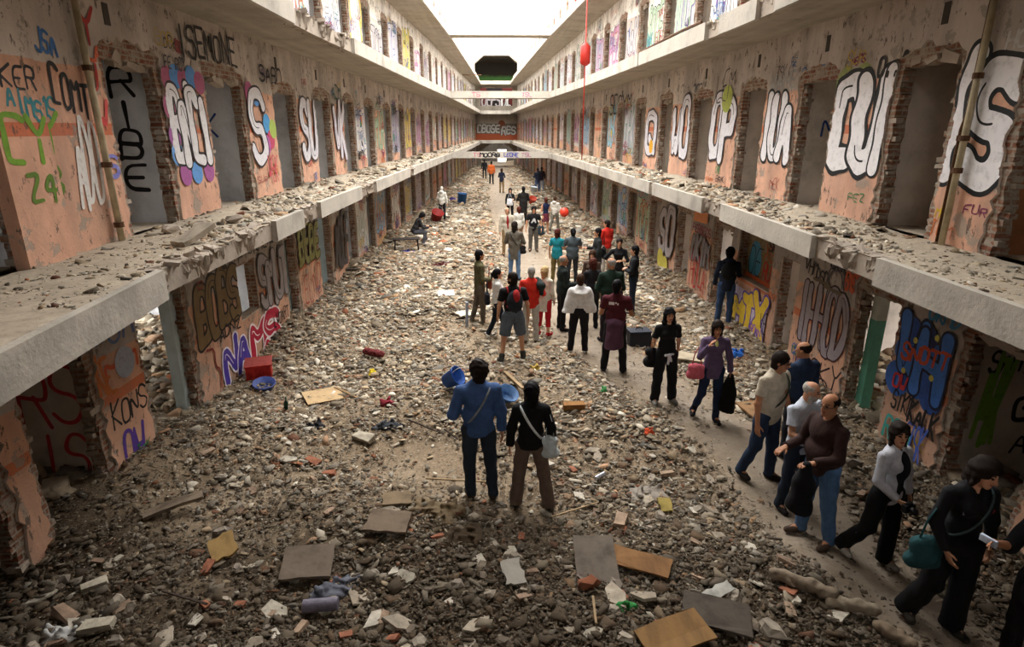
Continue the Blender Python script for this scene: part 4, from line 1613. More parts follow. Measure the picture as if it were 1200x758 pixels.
class Person:
    """x = person's right, y = forward, z up, metres for a 1.75 m figure, then scaled"""

    def __init__(s, sex='m', fat=0.0, lean=0.0, side=0.0, twist=0.0, head=(0, 0, 0), RL=((.04, 0, -1), (.03, -.05, -1)), LL=((-.04, 0, -1), (-.03, -.05, -1)),
                 RA=((.18, 0, -1), (.1, .15, -1)), LA=((-.18, 0, -1), (-.1, .15, -1)), h=.011):
        s.sex, s.fat, s.h = sex, fat, h
        f = sex == 'f'
        s.f = f
        s.hipx = .095
        s.shx = .168 if f else .192
        s.T = rotm(twist, lean, side)
        P = np.array([0, 0, .95])
        s.P = P
        s.waist = P + s.T @ np.array([0, 0, .13])
        s.chest = P + s.T @ np.array([0, .0, .36])
        s.neck = P + s.T @ np.array([0, -.01, .53])
        s.R = s.T @ rotm(*head)
        s.headc = s.neck + s.R @ np.array([0, .025, .155])
        s.sh = {}
        s.el = {}
        s.wr = {}
        s.ad = {}
        for sd, A, sx in (('R', RA, 1), ('L', LA, -1)):
            sh = P + s.T @ np.array([sx * s.shx, -.005, .458])
            u, v = nrm(s.T @ nrm(A[0])), nrm(s.T @ nrm(A[1]))
            e = sh + u * (.275 if f else .29)
            w = e + v * (.235 if f else .25)
            s.sh[sd], s.el[sd], s.wr[sd], s.ad[sd] = sh, e, w, v
        s.hip, s.kn, s.an, s.toe = {}, {}, {}, {}
        for sd, A, sx in (('R', RL, 1), ('L', LL, -1)):
            hp = P + np.array([sx * s.hipx, 0, -.02])
            k = hp + nrm(A[0]) * .43
            a = k + nrm(A[1]) * .42
            s.hip[sd], s.kn[sd], s.an[sd] = hp, k, a
            fd = A[2] if len(A) > 2 else (sx * .25, 1, 0)
            s.toe[sd] = nrm(fd)
        s.low = min(s.an['R'][2] - .075 + min(0, s.toe['R'][2] * .2), s.an['L'][2] - .075 + min(0, s.toe['L'][2] * .2))

    # ---- body
    def body(s, parent, skin, hands=True, beard=None, expr=True):
        f, fat, h = s.f, s.fat, s.h
        B = Blob(h, .03)
        T, P = s.T, s.P
        hw = .155 if f else .150
        B.ell(P + np.array([0, 0, .0]), (hw + fat * .5, .105 + fat * .6, .13), T)
        B.ell(s.waist + T @ np.array([0, fat * .5, .02]), ((.115 if f else .132) + fat, .088 + fat, .15), T)
        B.ell(s.chest, ((.135 if f else .158) + fat * .5, .098 + fat * .5, .175), T)
        if f:
            for sx in (-1, 1):
                B.ell(s.chest + T @ np.array([sx * .065, .075, .0]), (.058, .055, .058), T)
        B.cone(s.sh['L'] + T @ np.array([.03, 0, .0]), s.sh['R'] - T @ np.array([.03, 0, .0]), .052, .052, .05)
        B.cone(s.neck - T @ np.array([0, 0, .06]), s.headc + s.R @ np.array([0, -.03, -.05]), .060 if not f else .05, .052 if not f else .045, .03)
        for sd in 'RL':
            g = .9 if f else 1.0
            B.cone(s.sh[sd], s.el[sd], .050 * g, .039 * g, .03)
            B.cone(s.el[sd], s.wr[sd], .040 * g, .026 * g, .015)
            B.cone(s.hip[sd] + np.array([0, 0, -.03]), s.kn[sd], .083, .053, .03)
            B.cone(s.kn[sd], s.an[sd], .052, .036, .02)
            B.cone(s.an[sd], s.an[sd] + s.toe[sd] * .14 + np.array([0, 0, -.045]), .038, .028, .02)
            if hands:
                s.hand(B, sd)
        # head
        R, c = s.R, s.headc
        q = lambda x, y, z: c + R @ np.array([x, y, z])
        B.ell(q(0, -.012, .03), (.074, .093, .088), R, .02)
        B.ell(q(0, .018, -.035), (.056, .068, .078), R, .03)
        B.cone(q(0, .062, -.088), q(0, .055, -.085), .026, .024, .02)
        B.cone(q(0, .082, .018), q(0, .103, -.022), .009, .014, .012)
        for sx in (-1, 1):
            B.ell(q(sx * .076, -.005, -.005), (.010, .020, .032), R, .008)
            B.ell(q(sx * .030, .088, .012), (.017, .012, .010), R, .01, sub=True)
            B.ell(q(sx * .030, .074, .010), (.013, .013, .011), R, .004)
        B.cone(q(-.018, .088, -.053), q(.018, .088, -.053), .007, .007, .008)
        V, F = B.mesh()
        mats = [skin, MATS['eye'], MATS['lip'], beard or skin]

        def mf(C):
            L = (C - c) @ R
            m_ = np.zeros(len(C), int)
            ey = (np.abs(np.abs(L[:, 0]) - .030) < .014) & (np.abs(L[:, 2] - .012) < .008) & (L[:, 1] > .07)
            br = (np.abs(np.abs(L[:, 0]) - .032) < .022) & (np.abs(L[:, 2] - .036) < .006) & (L[:, 1] > .06)
            m_[ey | br] = 1
            m_[(np.abs(L[:, 0]) < .022) & (np.abs(L[:, 2] + .053) < .008) & (L[:, 1] > .08)] = 2
            if beard is not None:
                m_[(L[:, 2] < -.035) & (L[:, 2] > -.14) & (L[:, 1] > -.005) & (m_ == 0)] = 3
            return m_
        return obj_np('body', (V, F), mats, parent, mf)

    def hand(s, B, sd):
        w, v = s.wr[sd], s.ad[sd]
        sx = 1 if sd == 'R' else -1
        hg = getattr(s, 'grip', {}).get(sd, .25)
        # palm faces the body, thumb forward
        side = np.array([0, 1, 0]) - v * v[1]
        if np.linalg.norm(side) < .35:
            side = np.array([-sx, 0, 0]) - v * (v[0] * -sx)
        side = nrm(side)
        nrm_ = nrm(np.cross(v, side)) * (1 if sd == 'R' else -1)
        inn = np.array([-sx, 0, -.2])
        if nrm_ @ inn < 0:
            nrm_ = -nrm_
        r = max(.0095, s.h * .95)
        for k, (o, L) in enumerate(((.027, .072), (.009, .082), (-.009, .076), (-.026, .060))):
            kn = w + v * .085 + side * o
            B.cone(w + side * o * .6 + v * .01, kn, r * 1.45, r * 1.25, .012)
            c1, c2 = hg, hg * 2.2
            p1 = kn + (v * math.cos(c1) + nrm_ * math.sin(c1)) * L * .55 + side * o * .12
            p2 = p1 + (v * math.cos(c2) + nrm_ * math.sin(c2)) * L * .5
            B.cone(kn, p1, r, r * .92, .004)
            B.cone(p1, p2, r * .92, r * .75, .004)
        t0 = w + v * .03 + side * .028
        t1 = t0 + nrm(v + side * .9 + nrm_ * .5) * .04
        B.cone(t0, t1, r * 1.3, r * 1.1, .01)
        B.cone(t1, t1 + nrm(v + side * .25 + nrm_ * .4) * .032, r * 1.1, r * .85, .004)

    # ---- clothes
    def top(s, parent, mat, name='shirt', sleeve='long', hem=-.10, off=.012, loose=0.0, flare=0.0, neck=.0, vneck=None, wob=.005, seed=1, hood=False):
        f, fat = s.f, s.fat
        T, P = s.T, s.P
        B = Blob(s.h, .035)
        o = off
        hw = .155 if f else .150
        B.ell(P + T @ np.array([0, 0, -.0]), (hw + fat * .5 + o + loose * .5 + flare, .105 + fat * .6 + o + loose * .5 + flare, .15 - min(0, hem + .1)), T)
        B.ell(s.waist + T @ np.array([0, fat * .5, .02]), ((.115 if f else .145) + fat + o + loose, .088 + fat + o + loose, .17), T)
        B.ell(s.chest, ((.135 if f else .158) + fat * .5 + o + loose * .4, .098 + fat * .5 + o + loose * .4, .18 + o), T)
        if f:
            for sx in (-1, 1):
                B.ell(s.chest + T @ np.array([sx * .065, .075, .0]), (.058 + o, .055 + o, .058 + o), T)
        B.cone(s.sh['L'] + T @ np.array([.03, 0, .0]), s.sh['R'] - T @ np.array([.03, 0, .0]), .052 + o, .052 + o, .05)
        B.cone(s.neck - T @ np.array([0, 0, .08]), s.neck + T @ np.array([0, .0, .02 + neck]), .085 + o, .055 + o, .05)
        if hem < -.15:
            B.cone(P + np.array([0, 0, -.02]), P + np.array([0, 0, hem]), .12 + o, .13 + o + flare, .04)
        g = .9 if f else 1.0
        if sleeve != 'none':
            for sd in 'RL':
                e, w, sh = s.el[sd], s.wr[sd], s.sh[sd]
                d1 = nrm(e - sh)
                if sleeve == 'short':
                    c = sh + d1 * .19
                    B.cone(sh, c + d1 * .03, .054 * g + o, .056 * g + o, .02, cuts=((c, d1),))
                else:
                    B.cone(sh, e, .050 * g + o, .044 * g + o + .004, .02)
                    d2 = nrm(w - e)
                    fr = 1.0 if sleeve == 'long' else .3
                    c = e + d2 * .25 * fr
                    B.cone(e, c + d2 * .03, .046 * g + o, .034 * g + o, .02, cuts=((c - d2 * .005, d2),))
        if hood:
            B.ell(s.neck + T @ np.array([0, -.09, .0]), (.11, .07, .08), T)
        B.cut(P + T @ np.array([0, 0, hem]), T @ np.array([0, 0, -1.0]))
        # neckline
        B.ell(s.neck + T @ np.array([0, .045, .07 + neck]), (.072, .085, .075), T, .01, sub=True)
        if vneck:
            B.cone(s.neck + T @ np.array([0, .10, .03]), s.neck + T @ np.array([0, .15, -vneck]), .06, .012, .01, sub=True)
        mats = mat if isinstance(mat, (list, tuple)) else [mat]
        return obj_np(name, B.mesh(wob, 13, seed), list(mats), parent)

    def openfront(s, parent, mat, name='inner_top', depth=.02):
        """strip of the layer worn beneath, showing down the open front"""
        B = Blob(s.h, .03)
        T = s.T
        B.ell(s.chest + T @ np.array([0, .045, -.02]), (.066, .102 + s.fat * .5 + (.035 if s.f else 0), .19), T)
        B.ell(s.waist + T @ np.array([0, .04 + s.fat * .6, 0]), (.064, .104 + s.fat * .8, .2), T)
        B.cut(s.waist - T @ np.array([0, 0, .16]), T @ np.array([0, 0, -1.0]))
        return obj_np(name, B.mesh(.003, 12, 2), [mat], parent)

    def trousers(s, parent, mat, name='trousers', length=1.0, off=.012, flare=0.0, wob=.006, seed=3, rise=.09):
        B = Blob(s.h, .03)
        f, fat, P, T = s.f, s.fat, s.P, s.T
        o = off
        hw = .155 if f else .150
        B.ell(P, (hw + fat * .5 + o, .105 + fat * .6 + o, .13), None)
        B.ell(P + np.array([0, fat * .3, .08]), (.125 + fat + o, .092 + fat + o, .09), None)
        for sd in 'RL':
            hp, k, a = s.hip[sd], s.kn[sd], s.an[sd]
            d2 = nrm(a - k)
            B.cone(hp + np.array([0, 0, -.02]), k, .088 + o, .058 + o + flare * .3, .025)
            if length >= .5:
                c = k + d2 * .42 * (length * 2 - 1) + d2 * (.03 if length == 1 else 0)
                B.cone(k, c + d2 * .05, .056 + o + flare * .3, .044 + o + flare, .02, cuts=((c, d2),))
            else:
                d1 = nrm(k - hp)
                c = hp + d1 * .43 * length * 2
                B.pr[-1] = ('c', hp + np.array([0, 0, -.02]), c + d1 * .03, .09 + o, .078 + o, .025, False, ((c, d1),))
        B.cut(P + np.array([0, 0, rise]), (0, 0, 1))
        return obj_np(name, B.mesh(wob, 12, seed), [mat], parent)

    def shoes(s, parent, mat, sole=None, boot=0.0):
        for sd in 'RL':
            B = Blob(min(s.h, .012), .02)
            a, t = s.an[sd], s.toe[sd]
            dn = np.array([0, 0, -1.0])
            dn = nrm(dn - t * (dn @ t))
            B.cone(a + dn * .035 - t * .03, a + dn * .045 + t * .08, .042, .044, .02)
            B.cone(a + dn * .045 + t * .07, a + dn * .05 + t * .155, .046, .034, .02)
            B.cone(a, a + dn * .03, .048, .046, .02)
            if boot:
                B.cone(a, a + nrm(s.kn[sd] - a) * boot, .05, .058, .02)
            B.cut(a + dn * .078, dn)
            top_ = a + dn * .066
            obj_np('shoe', B.mesh(), [mat, sole or mat], parent, lambda C, top_=top_, dn=dn: ((C - top_) @ dn > 0).astype(int))

    def hair(s, parent, mat, style='short', name='hair'):
        B = Blob(min(s.h, .011), .02)
        R, c, T = s.R, s.headc, s.T
        q = lambda x, y, z: c + R @ np.array([x, y, z])
        g = {'short': .012, 'curly': .03, 'bob': .022, 'long': .02, 'pony': .013, 'bald': .006, 'buzz': .007, 'mid': .022, 'bun': .014}[style]
        B.ell(q(0, -.018, .038), (.074 + g, .092 + g, .086 + g), R)
        if style != 'bald':
            B.cone(q(0, -.035, .0), q(0, -.042, -.07), .074 + g * .7, .060 + g * .5, .02)
        if style in ('bob', 'mid'):
            L = -.12 if style == 'bob' else -.17
            for sx in (-1, 1):
                B.cone(q(sx * .062, -.012, .03), q(sx * .066, -.005, L), .030, .022, .02)
            B.cone(q(0, -.07, .0), q(0, -.075, L), .07, .055, .03)
        if style == 'long':
            for sx in (-1, 1):
                B.cone(q(sx * .066, -.012, .03), q(sx * .082, .0, -.13), .034, .036, .03)
                B.cone(q(sx * .082, .0, -.13), s.chest + T @ np.array([sx * .085, .03 if s.hairfront else -.06, .02]), .036, .028, .03)
            B.cone(q(0, -.07, .0), s.neck + T @ np.array([0, -.085, -.02]), .072, .075, .03)
            B.cone(s.neck + T @ np.array([0, -.085, -.02]), s.chest + T @ np.array([0, -.105, .0]), .075, .05, .03)
        if style == 'pony':
            B.cone(q(0, -.10, .035), q(0, -.14, .0), .026, .032, .015)
            B.cone(q(0, -.14, .0), q(0, -.145, -.11), .032, .016, .02)
        if style == 'bun':
            B.ell(q(0, -.12, .05), (.04, .04, .04), R)
        if style == 'curly':
            rr = random.Random(3)
            for _ in range(26):
                a, b = rr.uniform(0, 6.28), rr.uniform(-.2, 1.4)
                B.ell(q(.09 * math.cos(a) * math.cos(b), -.02 + .105 * math.sin(a) * math.cos(b), .04 + .10 * math.sin(b)), (.024, .024, .024), None, .01)
        # face, and the bald crown
        B.ell(q(0, .115, -.035), (.075, .105, .098), R, .01, sub=True)
        if style == 'bald':
            B.ell(q(0, -.0, .13), (.085, .10, .085), R, .01, sub=True)
            B.ell(q(0, .105, .02), (.10, .10, .14), R, .01, sub=True)
        amp = .006 if style in ('curly', 'long', 'mid', 'bob') else .002
        return obj_np(name, B.mesh(amp, 40, 5), [mat], parent)


Person.hairfront = True


def tube_obj(name, pts, r, mat, parent, n=8, flat=None):
    mb = MB()
    mb.tube(pts, r, 0, n)
    o = mb.build(name, [mat], parent, True)
    return o


def place(name_label, px_world, face, height, label, group=None):
    """an Empty at the feet"""
    x, y = px_world
    o = empty('person', (x, y, g1(x, y)), face)
    tag(o, label, 'person', group)
    return o


def blob_obj(name, B, mat, parent=None, wob=0.0, wf=12, seed=0):
    return obj_np(name, B.mesh(wob, wf, seed), [mat] if not isinstance(mat, list) else mat, parent)


HAIRC = {'black': '141214', 'dark': '221a16', 'brown': '3e2a1e', 'auburn': '4a231a', 'grey': '8f8a84', 'white': 'b9b4ab', 'blond': 'b59a6e', 'light': '8a6a48'}


def make_person(d):
    p = Person(d.get('sex', 'm'), d.get('fat', 0), d.get('lean', 0), d.get('side', 0), d.get('twist', 0), d.get('head', (0, 0, 0)),
               *(d.get(k, dflt) for k, dflt in (('RL', ((.04, 0, -1), (.03, -.05, -1))), ('LL', ((-.04, 0, -1), (-.03, -.05, -1))), ('RA', ((.18, 0, -1), (.1, .15, -1))), ('LA', ((-.18, 0, -1), (-.1, .15, -1))))), h=d.get('h', .012))
    p.grip = d.get('grip', {})
    if 'hairfront' in d:
        p.hairfront = d['hairfront']
    sc = d['H'] / (1.75 if p.f is False else 1.75)
    x, y = d['at']
    root = empty('person', (x, y, g1(x, y) + .01 - p.low * sc + d.get('dz', 0)), d['face'])
    root.scale = (sc, sc, sc)
    tag(root, d['label'], 'person')
    hc = simple('hair_' + d.get('hair', 'dark'), HAIRC[d.get('hair', 'dark')], .6, .3, 40, .5)
    hc.node_tree.nodes['Principled BSDF'].inputs['Specular IOR Level'].default_value = .08
    skin = SKIN2 if d.get('tan') else SKIN
    p.body(root, skin, True, hc if d.get('beard') else None)
    if d.get('style', 'short') != 'none':
        p.hair(root, hc, d.get('style', 'short'))
    t = d.get('top', {})
    if t:
        t = dict(t)
        c = t.pop('c')
        p.top(root, cloth(c), **t)
    if d.get('inner'):
        p.openfront(root, cloth(d['inner']))
    b = d.get('bottom', {})
    if b:
        b = dict(b)
        c = b.pop('c')
        if b.pop('skirt', False):
            B = Blob(p.h, .03)
            L = b.get('length', .45)
            B.ell(p.P + np.array([0, 0, .02]), (.17, .12, .12), None)
            B.cone(p.P, p.P + np.array([0, 0, -L]), .14, .19, .03)
            B.cut(p.P + np.array([0, 0, -L]), (0, 0, -1))
            B.cut(p.P + np.array([0, 0, .1]), (0, 0, 1))
            blob_obj('skirt', B, cloth(c), root, .006)
        else:
            p.trousers(root, cloth(c), **b)
    sh = d.get('shoes', ('1b1a1b', None))
    p.shoes(root, cloth(sh[0]), cloth(sh[1]) if sh[1] else None, sh[2] if len(sh) > 2 else 0)
    for fn in d.get('extra', ()):
        fn(p, root)
    return p, root


# ---- accessories worn on the body (children) ---------------------------------
def strap(col, a='L', w=.018, low=(.17, -.0, .05)):
    """cross-body strap from shoulder a to the opposite hip"""
    def f(p, root):
        sx = -1 if a == 'L' else 1
        T, fat = p.T, p.fat
        pts = []
        for i in range(25):
            t = i / 24 * 2 * math.pi
            zz = .29 + .22 * math.cos(t)
            xx = sx * (.0 + .12 * math.cos(t)) * 1.15
            dy = math.sin(t)
            wz = .115 + fat + .03 + .02 * (1 - abs(zz - .3) * 2)
            pts.append(tuple(p.P + T @ np.array([xx, dy * wz, zz])))
        mb = MB()
        mb.tube(pts, w, 0, 6, caps=False)
        mb.build('strap', [cloth(col)], root, True)
    return f


def bag_item(col, off, size, label, cat='bag', name='shoulder_bag', hang=None):
    """a bag carried by the person: a thing of its own, with strap"""
    def f(p, root):
        sc = root.scale[0]
        M = Matrix.Translation(root.location) @ Matrix.Rotation(root.rotation_euler.z, 4, 'Z') @ Matrix.Scale(sc, 4)
        c = M @ Vector(tuple(p.P + np.array(off)))
        o = empty(name, c, root.rotation_euler.z)
        tag(o, label, cat)
        B = Blob(.011, .03)
        x, y, z = size
        B.ell((0, 0, -.02), (x, y, z), None)
        B.cone((-x * .6, 0, z * .4), (x * .6, 0, z * .4), y * .75, y * .75, .03)
        B.cone((-x * .7, 0, -z * .6), (x * .7, 0, -z * .6), y * .9, y * .9, .03)
        blob_obj('pouch', B, cloth(col), o, .005, 16)
        mb = MB()
        top = hang or (0, 0, z + .25)
        mb.tube([(-x * .6, 0, z * .5), (-x * .35 + top[0] * .6, top[1] * .6, top[2] * .7), top, (x * .35 + top[0] * .6, top[1] * .6, top[2] * .7), (x * .6, 0, z * .5)], .009, 0, 6)
        mb.build('handle', [cloth(col)], o, True)
    return f


def camera_item(sd, label, both=False, name='camera'):
    def f(p, root):
        sc = root.scale[0]
        M = Matrix.Translation(root.location) @ Matrix.Rotation(root.rotation_euler.z, 4, 'Z') @ Matrix.Scale(sc, 4)
        w = p.wr[sd] + p.ad[sd] * .10 + np.array([0, .03, .01])
        if both:
            w = (p.wr['R'] + p.wr['L']) / 2 + (p.ad['R'] + p.ad['L']) * .045 + np.array([0, .02, .01])
        o = empty(name, M @ Vector(tuple(w)), root.rotation_euler.z)
        tag(o, label, 'camera')
        mb = MB()
        mb.box((0, 0, 0), (.12, .055, .08), 0)
        mb.box((0, 0, .048), (.05, .045, .025), 0)
        mb.build('camera_body', [cloth('151516', .5)], o, bevel=.008)
        mb = MB()
        mb.tube([(0, .02, 0), (0, .05, 0), (0, .085, 0)], [.034, .036, .033], 0, 16)
        mb.build('lens', [cloth('1c1c1e', .35)], o, True)
    return f

PI = math.pi
HANG = ((.2, 0, -1), (.06, .18, -1))


def hangR(a=.2, f=.0, b=.2):
    return ((a, f, -1), (a * .3, f + b, -1))


def hangL(a=.2, f=.0, b=.2):
    return ((-a, f, -1), (-a * .3, f + b, -1))


BENT_R = ((.25, .1, -1), (-.25, 1, .15))
BENT_L = ((-.25, .1, -1), (.25, 1, .15))
CROSS_R = ((.3, .25, -1), (-1, .55, .15))
CROSS_L = ((-.3, .25, -1), (1, .6, .05))
UP_R = ((.35, .55, -.8), (-.35, .35, 1))
UP_L = ((-.35, .55, -.8), (.35, .35, 1))
HIP_L = ((-.75, -.1, -.8), (.75, .25, -.65))
HIP_R = ((.75, -.1, -.8), (-.75, .25, -.65))


def cape(col, L=.12):
    def f(p, root):
        B = Blob(p.h, .05)
        T, P = p.T, p.P
        B.cone(p.neck + T @ np.array([0, 0, -.03]), p.neck + T @ np.array([0, 0, -.1]), .10, .17, .05)
        B.cone(p.sh['L'], p.sh['R'], .075, .075, .06)
        for i in range(7):
            x = (i - 3) / 3.0
            B.cone(p.chest + T @ np.array([x * .17, 0, .05]), P + T @ np.array([x * .27, 0, .0]), .10, .10 + .015 * (i % 2), .03)
        B.cut(P + T @ np.array([0, 0, -.02]), (0, 0, -1.0))
        B.ell(p.neck + T @ np.array([0, .04, .09]), (.07, .08, .08), T, .01, sub=True)
        blob_obj('cape', B, cloth(col), root, .012, 9, 2)
    return f


def tied(col, L=.5, front=False):
    def f(p, root):
        B = Blob(p.h, .03)
        P = p.P
        yy = .04 if front else -.05
        B.ell(P + np.array([0, 0, .05]), (.19, .145, .07), None)
        B.cone(P + np.array([0, yy, 0]), P + np.array([0, yy, -L]), .155, .175, .04)
        B.cut(P + np.array([0, 0, -L]), (.12, 0, -1))
        blob_obj('tied_garment', B, cloth(col), root, .008, 11, 4)
    return f


def patch(kind, col, y=-1, z=.38, x=0, w=.12, h=.05):
    """flat print on the back (y<0) or chest"""
    def f(p, root):
        mb = MB()
        sgn = -1 if y < 0 else 1

        def fn(u, v, d):
            a = u / .19
            dep = .125 + p.fat * .6 + d
            return tuple(p.P + p.T @ np.array([u * (1 if sgn > 0 else 1), sgn * dep * math.cos(min(1, abs(a)) * .6), v]))
        s = Surf(mb, (lambda u, v, d: fn(-u, v, d)) if sgn > 0 else fn, (), 0)
        if kind == 'logo':
            s.poly([(x - w / 2, z - h / 2), (x, z - h / 2), (x, z + h / 2), (x - w / 2, z + h / 2)], hx(col))
            s.poly([(x + .015, z - h * .1), (x + .04, z - h * .1), (x + .04, z + h / 2), (x + .015, z + h / 2)], hx(col))
            s.poly([(x + .05, z - h / 2), (x + .075, z - h / 2), (x + .075, z + h * .2), (x + .05, z + h * .2)], hx(col))
        elif kind == 'print':
            s.text('A', x - w / 2, z - h / 2, w, h, hx(col), .05, 'tag', seed=3)
        elif kind == 'text':
            s.text('MEOW', x - w / 2, z - h / 2, w, h, hx(col), .012, 'tag', seed=5)
        mb.build('print', ['paint'], root, colors=True)
    return f


def backpack(col, side_col=None):
    def f(p, root):
        B = Blob(.011, .03)
        T = p.T
        B.ell(p.chest + T @ np.array([0, -.19, -.06]), (.15, .095, .21), T)
        B.cone(p.chest + T @ np.array([-.07, -.23, -.15]), p.chest + T @ np.array([.07, -.23, -.15]), .06, .06, .03)
        M = Matrix.Translation(root.location) @ Matrix.Rotation(root.rotation_euler.z, 4, 'Z') @ Matrix.Scale(root.scale[0], 4)
        o = empty('backpack', root.location, root.rotation_euler.z)
        o.scale = root.scale
        tag(o, f.label, 'backpack')
        blob_obj('main_pouch', B, cloth(col), o, .004, 18)
        if side_col:
            B2 = Blob(.011, .02)
            B2.ell(p.chest + T @ np.array([.02, -.225, .04]), (.07, .08, .14), T)
            blob_obj('front_panel', B2, cloth(side_col), o, .003)
        for sx in (-1, 1):
            mb = MB()
            q = lambda a, b, c: tuple(p.chest + T @ np.array([a, b, c]))
            mb.tube([q(sx * .11, -.13, .1), q(sx * .12, -.03, .185), q(sx * .125, .06, .15), q(sx * .13, .12, .02), q(sx * .15, .05, -.14), q(sx * .12, -.12, -.18)], .016, 0, 6)
            mb.build('strap', [cloth(side_col or col)], o, True)
    return f


def bp(col, label, side=None):
    f = backpack(col, side)
    f.label = label
    return f


def glasses(p, root):
    mb = MB()
    q = lambda x, y, z: tuple(p.headc + p.R @ np.array([x, y, z]))
    for sx in (-1, 1):
        mb.tube([q(sx * .031 + .021 * math.cos(t * .7854), .099, .012 + .016 * math.sin(t * .7854)) for t in range(9)], .0028, 0, 5)
        mb.tube([q(sx * .052, .097, .014), q(sx * .078, .06, .014), q(sx * .082, -.01, .012)], .0028, 0, 5)
    mb.tube([q(-.01, .103, .016), q(.01, .103, .016)], .0028, 0, 5)
    mb.build('glasses', [cloth('1a1a1c', .4)], root, True)


def item(name, label, cat, col, size, sd='R', off=(0, 0, 0), rot=(0, 0, 0)):
    def f(p, root):
        M = Matrix.Translation(root.location) @ Matrix.Rotation(root.rotation_euler.z, 4, 'Z') @ Matrix.Scale(root.scale[0], 4)
        w = p.wr[sd] + p.ad[sd] * .09 + np.array(off)
        mb = MB()
        if len(size) == 2:
            mb.tube([(0, 0, -size[1] / 2), (0, 0, size[1] / 2)], size[0], 0, 12)
        else:
            mb.box((0, 0, 0), size, 0, jit=.004)
        o = mb.build(name, [cloth(col)], None, bevel=.004)
        o.location = M @ Vector(tuple(w))
        o.rotation_euler = (rot[0], rot[1], rot[2] + root.rotation_euler.z)
        tag(o, label, cat)
    return f


def held_coat(col, label, sd='L', L=.55):
    def f(p, root):
        M = Matrix.Translation(root.location) @ Matrix.Rotation(root.rotation_euler.z, 4, 'Z') @ Matrix.Scale(root.scale[0], 4)
        w = p.wr[sd] + p.ad[sd] * .06
        B = Blob(.012, .04)
        B.cone((0, 0, .02), (0, 0, -L * .5), .05, .11, .04)
        B.cone((0, 0, -L * .4), (.02, 0, -L), .10, .13, .04)
        B.cut((0, 0, -L), (.2, 0, -1))
        o = blob_obj('coat', B, cloth(col), None, .012, 11, 5)
        o.location = M @ Vector(tuple(w + np.array([0, .02, -.03])))
        o.rotation_euler = (0, 0, root.rotation_euler.z)
        tag(o, label, 'coat')
    return f


FR = (.035, .06, -1)


